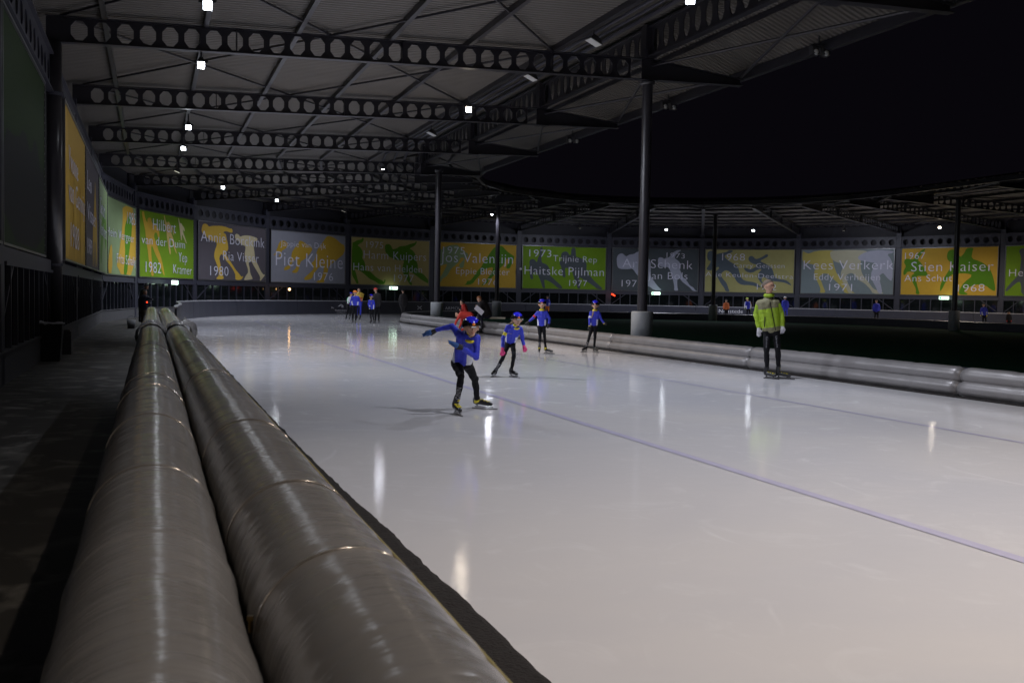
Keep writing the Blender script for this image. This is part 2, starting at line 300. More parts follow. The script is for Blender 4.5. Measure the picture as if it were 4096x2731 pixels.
BOARDS = [["hilbert","green",[["orange",[[.038,.97],[.081,.971],[.089,.901],[.123,.821],[.141,.827],[.132,.872],[.164,.896],[.199,.891],[.208,.831],[.235,.805],[.299,.792],[.332,.726],[.345,.618],[.321,.599],[.303,.683],[.271,.694],[.247,.651],[.252,.598],[.297,.517],[.316,.44],[.362,.349],[.4,.224],[.436,.056],[.423,.043],[.38,.142],[.324,.274],[.268,.365],[.223,.477],[.2,.482],[.202,.351],[.212,.235],[.234,.118],[.243,.025],[.206,.025],[.193,.116],[.162,.246],[.146,.376],[.129,.482],[.108,.617],[.096,.721],[.075,.794]]],["tan",[[.414,.969],[.434,.965],[.453,.881],[.482,.861],[.492,.887],[.517,.879],[.532,.845],[.582,.813],[.607,.702],[.592,.683],[.572,.778],[.547,.775],[.551,.718],[.592,.634],[.622,.513],[.661,.405],[.648,.4],[.601,.495],[.551,.612],[.516,.673],[.52,.576],[.54,.463],[.545,.382],[.524,.38],[.5,.5],[.476,.619],[.464,.73],[.433,.869]]],["cream",[[.681,.969],[.697,.964],[.712,.892],[.744,.897],[.76,.866],[.798,.838],[.812,.79],[.793,.77],[.78,.81],[.771,.775],[.803,.703],[.853,.582],[.838,.584],[.782,.684],[.755,.731],[.754,.621],[.738,.627],[.723,.734],[.709,.816],[.691,.896]]]],[["Hilbert",[.225,.722],[.633,.722],[.227,.9]],["van der Duim",[.037,.498],[.808,.497],[.039,.63]],["1982",[.103,.081],[.365,.076],[.105,.246]],["Yep",[.689,.278],[.852,.277],[.69,.437]],["Kramer",[.589,.087],[.948,.078],[.59,.237]]]],["annie","charcoal",[["yellow",[[.048,.872],[.06,.935],[.092,.956],[.124,.945],[.143,.909],[.188,.931],[.308,.949],[.375,.943],[.438,.92],[.466,.924],[.48,.893],[.48,.855],[.452,.848],[.403,.866],[.362,.861],[.342,.834],[.382,.823],[.396,.728],[.417,.633],[.417,.536],[.376,.5],[.404,.422],[.459,.329],[.53,.202],[.573,.147],[.616,.082],[.638,.1],[.645,.083],[.609,.025],[.53,.025],[.523,.071],[.523,.136],[.459,.264],[.376,.371],[.322,.479],[.288,.397],[.302,.318],[.322,.208],[.329,.112],[.356,.065],[.35,.025],[.249,.025],[.256,.054],[.289,.087],[.275,.221],[.229,.361],[.216,.423],[.228,.518],[.261,.633],[.228,.676],[.163,.677],[.124,.727],[.099,.755],[.061,.781],[.045,.825]]],["cream",[[.515,.775],[.515,.824],[.543,.844],[.579,.824],[.587,.792],[.645,.827],[.734,.835],[.809,.82],[.863,.8],[.855,.748],[.794,.741],[.802,.64],[.817,.523],[.825,.404],[.871,.322],[.902,.238],[.933,.179],[.965,.137],[.985,.147],[.985,.13],[.918,.025],[.902,.025],[.91,.084],[.894,.135],[.856,.201],[.794,.317],[.764,.383],[.719,.346],[.742,.246],[.749,.154],[.787,.071],[.787,.046],[.66,.025],[.657,.042],[.682,.11],[.719,.161],[.712,.245],[.675,.36],[.66,.492],[.674,.577],[.674,.644],[.616,.654],[.572,.716],[.529,.735]]]],[["Annie Borckink",[.033,.654],[.968,.636],[.033,.839]],["Ria Visser",[.342,.361],[.879,.353],[.342,.529]],["1980",[.162,.087],[.418,.087],[.161,.254]]]],["piet","grey",[["orange",[[.135,.807],[.167,.802],[.22,.76],[.209,.694],[.177,.642],[.134,.606],[.139,.542],[.129,.493],[.102,.491],[.102,.515],[.118,.549],[.118,.589],[.076,.585],[.066,.536],[.05,.511],[.032,.518],[.06,.56],[.071,.617],[.092,.698],[.103,.755]]],["orange",[[.363,.824],[.385,.827],[.453,.776],[.54,.701],[.522,.624],[.465,.519],[.42,.457],[.386,.43],[.369,.362],[.363,.304],[.352,.245],[.33,.194],[.266,.2],[.274,.229],[.313,.277],[.33,.344],[.335,.41],[.319,.475],[.291,.424],[.263,.372],[.247,.314],[.247,.289],[.22,.255],[.171,.233],[.168,.277],[.187,.311],[.231,.346],[.247,.421],[.258,.511],[.264,.577],[.286,.644],[.319,.721],[.352,.774]]],["orange",[[.734,.959],[.782,.965],[.856,.922],[.932,.826],[.985,.806],[.985,.639],[.908,.536],[.846,.461],[.785,.388],[.755,.334],[.749,.247],[.731,.16],[.707,.072],[.696,.025],[.576,.025],[.606,.052],[.665,.131],[.689,.244],[.694,.365],[.658,.363],[.611,.309],[.587,.257],[.552,.187],[.541,.119],[.5,.075],[.426,.064],[.431,.115],[.465,.158],[.523,.237],[.558,.306],[.523,.355],[.523,.406],[.558,.45],[.581,.536],[.598,.665],[.663,.807],[.704,.896]]]],[["Jappie van Dijk",[.119,.697],[.717,.701],[.119,.809]],["Piet Kleine",[.062,.324],[.957,.314],[.063,.604]],["1976",[.559,.068],[.821,.067],[.558,.23]]]],["harm","ochre",[["leaf",[[.015,.868],[.038,.875],[.074,.922],[.12,.938],[.133,.956],[.136,.975],[.154,.975],[.154,.922],[.134,.881],[.097,.842],[.079,.813],[.111,.784],[.134,.731],[.146,.669],[.144,.605],[.137,.557],[.162,.503],[.177,.433],[.179,.353],[.182,.301],[.233,.292],[.271,.237],[.309,.174],[.357,.127],[.385,.112],[.405,.08],[.414,.088],[.414,.129],[.429,.13],[.429,.097],[.415,.025],[.348,.025],[.328,.053],[.29,.093],[.234,.131],[.196,.186],[.154,.248],[.113,.294],[.044,.338],[.063,.268],[.081,.149],[.102,.025],[.072,.025],[.059,.085],[.027,.171],[.015,.225]]],["leaf",[[.417,.788],[.419,.853],[.443,.879],[.472,.878],[.496,.844],[.509,.788],[.519,.772],[.57,.801],[.604,.845],[.644,.853],[.699,.871],[.733,.907],[.789,.933],[.809,.947],[.809,.975],[.824,.974],[.822,.932],[.8,.88],[.764,.843],[.729,.807],[.765,.785],[.796,.73],[.817,.656],[.813,.572],[.834,.515],[.845,.44],[.843,.322],[.882,.298],[.924,.266],[.962,.191],[.985,.15],[.985,.064],[.953,.097],[.894,.146],[.842,.212],[.78,.285],[.724,.316],[.729,.233],[.751,.133],[.777,.025],[.747,.025],[.731,.065],[.7,.148],[.679,.222],[.649,.279],[.643,.362],[.647,.445],[.666,.545],[.621,.551],[.567,.547],[.518,.584],[.474,.606],[.454,.661],[.425,.699]]]],[["1975",[.187,.777],[.393,.776],[.186,.918]],["Harm Kuipers",[.155,.551],[.95,.558],[.155,.729]],["Hans van Helden",[.033,.302],[.898,.295],[.033,.459]],["1977",[.536,.088],[.789,.088],[.535,.249]]]],["jos","orange",[["sage",[[.015,.675],[.046,.794],[.111,.873],[.168,.928],[.266,.948],[.284,.904],[.328,.857],[.356,.792],[.396,.754],[.392,.669],[.356,.634],[.352,.533],[.339,.431],[.303,.429],[.285,.495],[.307,.547],[.347,.625],[.347,.666],[.302,.663],[.289,.579],[.267,.527],[.223,.458],[.188,.398],[.17,.322],[.135,.228],[.091,.185],[.074,.109],[.015,.025],[.015,.189],[.074,.225],[.108,.36],[.143,.47],[.139,.519],[.077,.466],[.015,.436]]],["leaf",[[.715,.921],[.766,.959],[.817,.955],[.845,.898],[.883,.832],[.93,.776],[.973,.736],[.964,.658],[.936,.561],[.913,.448],[.866,.454],[.875,.532],[.908,.628],[.912,.671],[.86,.668],[.842,.547],[.805,.476],[.768,.414],[.741,.353],[.704,.257],[.649,.178],[.64,.109],[.585,.065],[.562,.038],[.576,.09],[.63,.194],[.662,.281],[.699,.385],[.703,.479],[.643,.449],[.593,.413],[.538,.274],[.493,.187],[.466,.11],[.439,.075],[.394,.061],[.349,.059],[.38,.089],[.385,.149],[.43,.159],[.475,.271],[.524,.409],[.556,.461],[.578,.547],[.628,.686],[.665,.799]]]],[["1975",[.094,.74],[.351,.742],[.094,.897]],["Jos Valentijn",[.064,.552],[.95,.562],[.064,.779]],["Eppie Bleeker",[.252,.301],[.909,.302],[.252,.451]],["1976",[.523,.07],[.761,.068],[.523,.214]]]],["haitske","green",[["slate",[[.084,.603],[.089,.659],[.116,.692],[.145,.68],[.164,.621],[.178,.626],[.186,.737],[.2,.775],[.206,.961],[.241,.963],[.232,.888],[.224,.758],[.225,.61],[.272,.584],[.305,.539],[.325,.457],[.33,.392],[.321,.336],[.364,.272],[.398,.199],[.446,.126],[.487,.025],[.432,.025],[.379,.115],[.322,.187],[.261,.231],[.266,.129],[.276,.025],[.248,.025],[.228,.147],[.204,.257],[.189,.33],[.175,.385],[.133,.393],[.124,.328],[.136,.254],[.124,.221],[.101,.234],[.093,.308],[.086,.4],[.078,.483],[.09,.529]]],["slate",[[.453,.77],[.464,.854],[.502,.884],[.536,.867],[.555,.793],[.574,.804],[.578,.975],[.623,.975],[.629,.872],[.632,.76],[.67,.752],[.728,.708],[.758,.635],[.763,.551],[.759,.475],[.774,.392],[.808,.327],[.853,.226],[.907,.134],[.971,.025],[.898,.025],[.839,.122],[.78,.185],[.727,.249],[.674,.303],[.684,.182],[.695,.025],[.661,.025],[.646,.143],[.621,.254],[.601,.347],[.586,.496],[.538,.494],[.505,.511],[.508,.399],[.516,.306],[.497,.278],[.478,.305],[.467,.416],[.462,.528],[.442,.583],[.442,.657],[.47,.677]]]],[["1973",[.081,.741],[.339,.741],[.08,.908]],["Trijnie Rep",[.361,.649],[.884,.641],[.36,.793]],["Haitske Pijlman",[.03,.333],[.971,.329],[.029,.531]],["1977",[.56,.089],[.771,.091],[.559,.229]]]],["schenk","slate",[["pale",[[.052,.746],[.062,.822],[.09,.865],[.122,.867],[.15,.815],[.164,.797],[.196,.845],[.252,.857],[.284,.91],[.362,.946],[.382,.823],[.425,.758],[.444,.682],[.448,.568],[.446,.378],[.463,.303],[.496,.218],[.535,.115],[.589,.025],[.494,.025],[.446,.103],[.4,.13],[.366,.234],[.333,.299],[.29,.383],[.266,.449],[.237,.524],[.191,.504],[.122,.506],[.08,.519],[.063,.566],[.055,.651]]],["pale",[[.528,.714],[.532,.771],[.555,.798],[.583,.782],[.599,.754],[.615,.778],[.657,.798],[.675,.851],[.707,.919],[.753,.968],[.8,.97],[.763,.921],[.731,.853],[.718,.777],[.756,.73],[.78,.683],[.785,.617],[.777,.531],[.796,.465],[.806,.389],[.83,.323],[.864,.267],[.903,.145],[.945,.108],[.964,.042],[.985,.033],[.985,.025],[.937,.025],[.908,.097],[.856,.172],[.813,.237],[.784,.313],[.756,.312],[.758,.112],[.773,.025],[.722,.025],[.726,.111],[.715,.215],[.705,.291],[.685,.424],[.665,.518],[.646,.575],[.609,.564],[.562,.572],[.534,.609]]]],[["Ard Schenk",[.121,.549],[.928,.526],[.119,.757]],["Jan Bols",[.416,.287],[.873,.285],[.414,.458]],["1973",[.627,.793],[.835,.771],[.625,.912]],["1972",[.117,.098],[.358,.096],[.115,.259]]]],["atje","khaki",[["steel",[[.024,.854],[.032,.929],[.059,.971],[.104,.949],[.123,.874],[.167,.903],[.248,.932],[.265,.974],[.315,.971],[.311,.933],[.257,.886],[.213,.838],[.259,.745],[.322,.671],[.377,.598],[.396,.448],[.424,.318],[.469,.272],[.568,.247],[.613,.192],[.64,.118],[.604,.136],[.533,.181],[.426,.178],[.371,.242],[.334,.372],[.288,.484],[.234,.52],[.181,.425],[.21,.314],[.255,.221],[.274,.109],[.293,.025],[.244,.025],[.23,.108],[.184,.22],[.146,.368],[.118,.462],[.171,.575],[.144,.593],[.073,.498],[.015,.525],[.053,.648],[.07,.723],[.034,.741]]],["steel",[[.49,.749],[.491,.815],[.517,.852],[.549,.825],[.567,.769],[.616,.798],[.651,.836],[.686,.889],[.708,.874],[.704,.828],[.66,.78],[.616,.733],[.67,.678],[.742,.604],[.77,.493],[.78,.382],[.825,.327],[.904,.31],[.949,.255],[.976,.172],[.941,.208],[.887,.254],[.798,.27],[.736,.288],[.691,.343],[.655,.379],[.638,.285],[.666,.23],[.657,.193],[.612,.304],[.593,.378],[.61,.471],[.645,.547],[.609,.546],[.53,.451],[.467,.487],[.44,.561],[.457,.58],[.511,.535],[.564,.582],[.599,.639],[.528,.675]]]],[["1968",[.196,.74],[.451,.737],[.194,.903]],["Carry Geijssen",[.328,.574],[.889,.574],[.327,.681]],["Atje Keulen-Deelstra",[.013,.375],[.987,.33],[.012,.478]],["1972",[.594,.08],[.807,.07],[.593,.219]]]],["kees","bluegrey",[["mustard",[[.015,.973],[.053,.918],[.088,.9],[.165,.963],[.32,.975],[.432,.926],[.432,.881],[.338,.881],[.358,.683],[.376,.575],[.404,.43],[.483,.286],[.545,.159],[.577,.051],[.611,.033],[.487,.025],[.477,.104],[.415,.249],[.362,.339],[.309,.448],[.257,.466],[.206,.393],[.233,.284],[.261,.139],[.288,.03],[.215,.026],[.231,.102],[.208,.211],[.154,.411],[.153,.52],[.177,.647],[.064,.683],[.015,.72]]],["beige",[[.32,.953],[.448,.974],[.645,.97],[.73,.934],[.664,.826],[.648,.719],[.655,.539],[.679,.413],[.74,.269],[.794,.125],[.846,.089],[.915,.025],[.783,.025],[.769,.106],[.698,.251],[.629,.322],[.584,.449],[.549,.476],[.49,.412],[.518,.268],[.554,.123],[.581,.025],[.53,.032],[.502,.159],[.457,.304],[.438,.448],[.462,.593],[.478,.683],[.392,.701],[.339,.773],[.321,.863]]],["pale",[[.613,.826],[.705,.934],[.832,.972],[.984,.95],[.985,.897],[.918,.879],[.962,.772],[.985,.647],[.985,.288],[.943,.342],[.899,.449],[.882,.476],[.841,.395],[.869,.215],[.889,.025],[.847,.026],[.819,.161],[.774,.323],[.759,.449],[.787,.593],[.811,.683],[.708,.719],[.631,.755]]]],[["Kees Verkerk",[.033,.547],[.991,.548],[.03,.756]],["Eddy Verheijen",[.151,.315],[.859,.314],[.149,.457]],["1971",[.322,.081],[.568,.078],[.32,.239]]]],["stien","orange",[["leaf",[[.033,.721],[.05,.772],[.084,.771],[.143,.752],[.192,.904],[.241,.975],[.266,.97],[.217,.853],[.177,.752],[.228,.665],[.263,.545],[.307,.408],[.265,.408],[.164,.409],[.183,.237],[.202,.116],[.22,.026],[.173,.025],[.176,.133],[.132,.288],[.113,.409],[.163,.478],[.078,.513],[.054,.427],[.032,.436],[.031,.513],[.06,.617],[.038,.669]]],["leaf",[[.486,.811],[.496,.911],[.536,.952],[.593,.925],[.619,.774],[.666,.873],[.68,.971],[.755,.975],[.744,.903],[.735,.755],[.819,.703],[.899,.603],[.94,.47],[.967,.306],[.985,.091],[.931,.14],[.883,.223],[.788,.239],[.718,.172],[.663,.104],[.728,.029],[.624,.027],[.63,.137],[.668,.272],[.761,.422],[.681,.464],[.593,.457],[.529,.424],[.482,.272],[.451,.135],[.428,.084],[.433,.254],[.48,.407],[.526,.575],[.549,.659],[.499,.727]]]],[["1967",[.045,.763],[.26,.766],[.044,.906]],["Stien Kaiser",[.117,.504],[.955,.503],[.114,.71]],["Ans Schut",[.047,.292],[.551,.297],[.045,.435]],["1968",[.611,.086],[.877,.098],[.608,.238]]]],["henk","green",[["slate",[[.143,.887],[.167,.933],[.194,.932],[.26,.852],[.255,.696],[.245,.412],[.278,.03],[.186,.033],[.181,.25],[.155,.298],[.097,.215],[.021,.08],[.015,.146],[.078,.279],[.16,.442],[.171,.728],[.161,.807]]]],[["Henk",[.05,.392],[.344,.401],[.047,.537]]]],["hein","sage",[["orange",[[.535,.958],[.985,.975],[.985,.025],[.326,.025],[.482,.45],[.552,.77]]],["leaf",[[.66,.772],[.82,.91],[.863,.659],[.718,.234],[.691,.025],[.558,.025],[.629,.259],[.592,.62]]],["orange",[[.038,.868],[.081,.763],[.035,.47],[.074,.025],[.015,.025]]],["orange",[[.141,.336],[.22,.419],[.227,.025],[.093,.025]]]],[["1985",[.681,.72],[.959,.738],[.685,.894]],["Hein Vergeer",[.054,.494],[.908,.484],[.058,.609]],["Frits Schalij",[.351,.166],[.952,.16],[.355,.297]]]]]
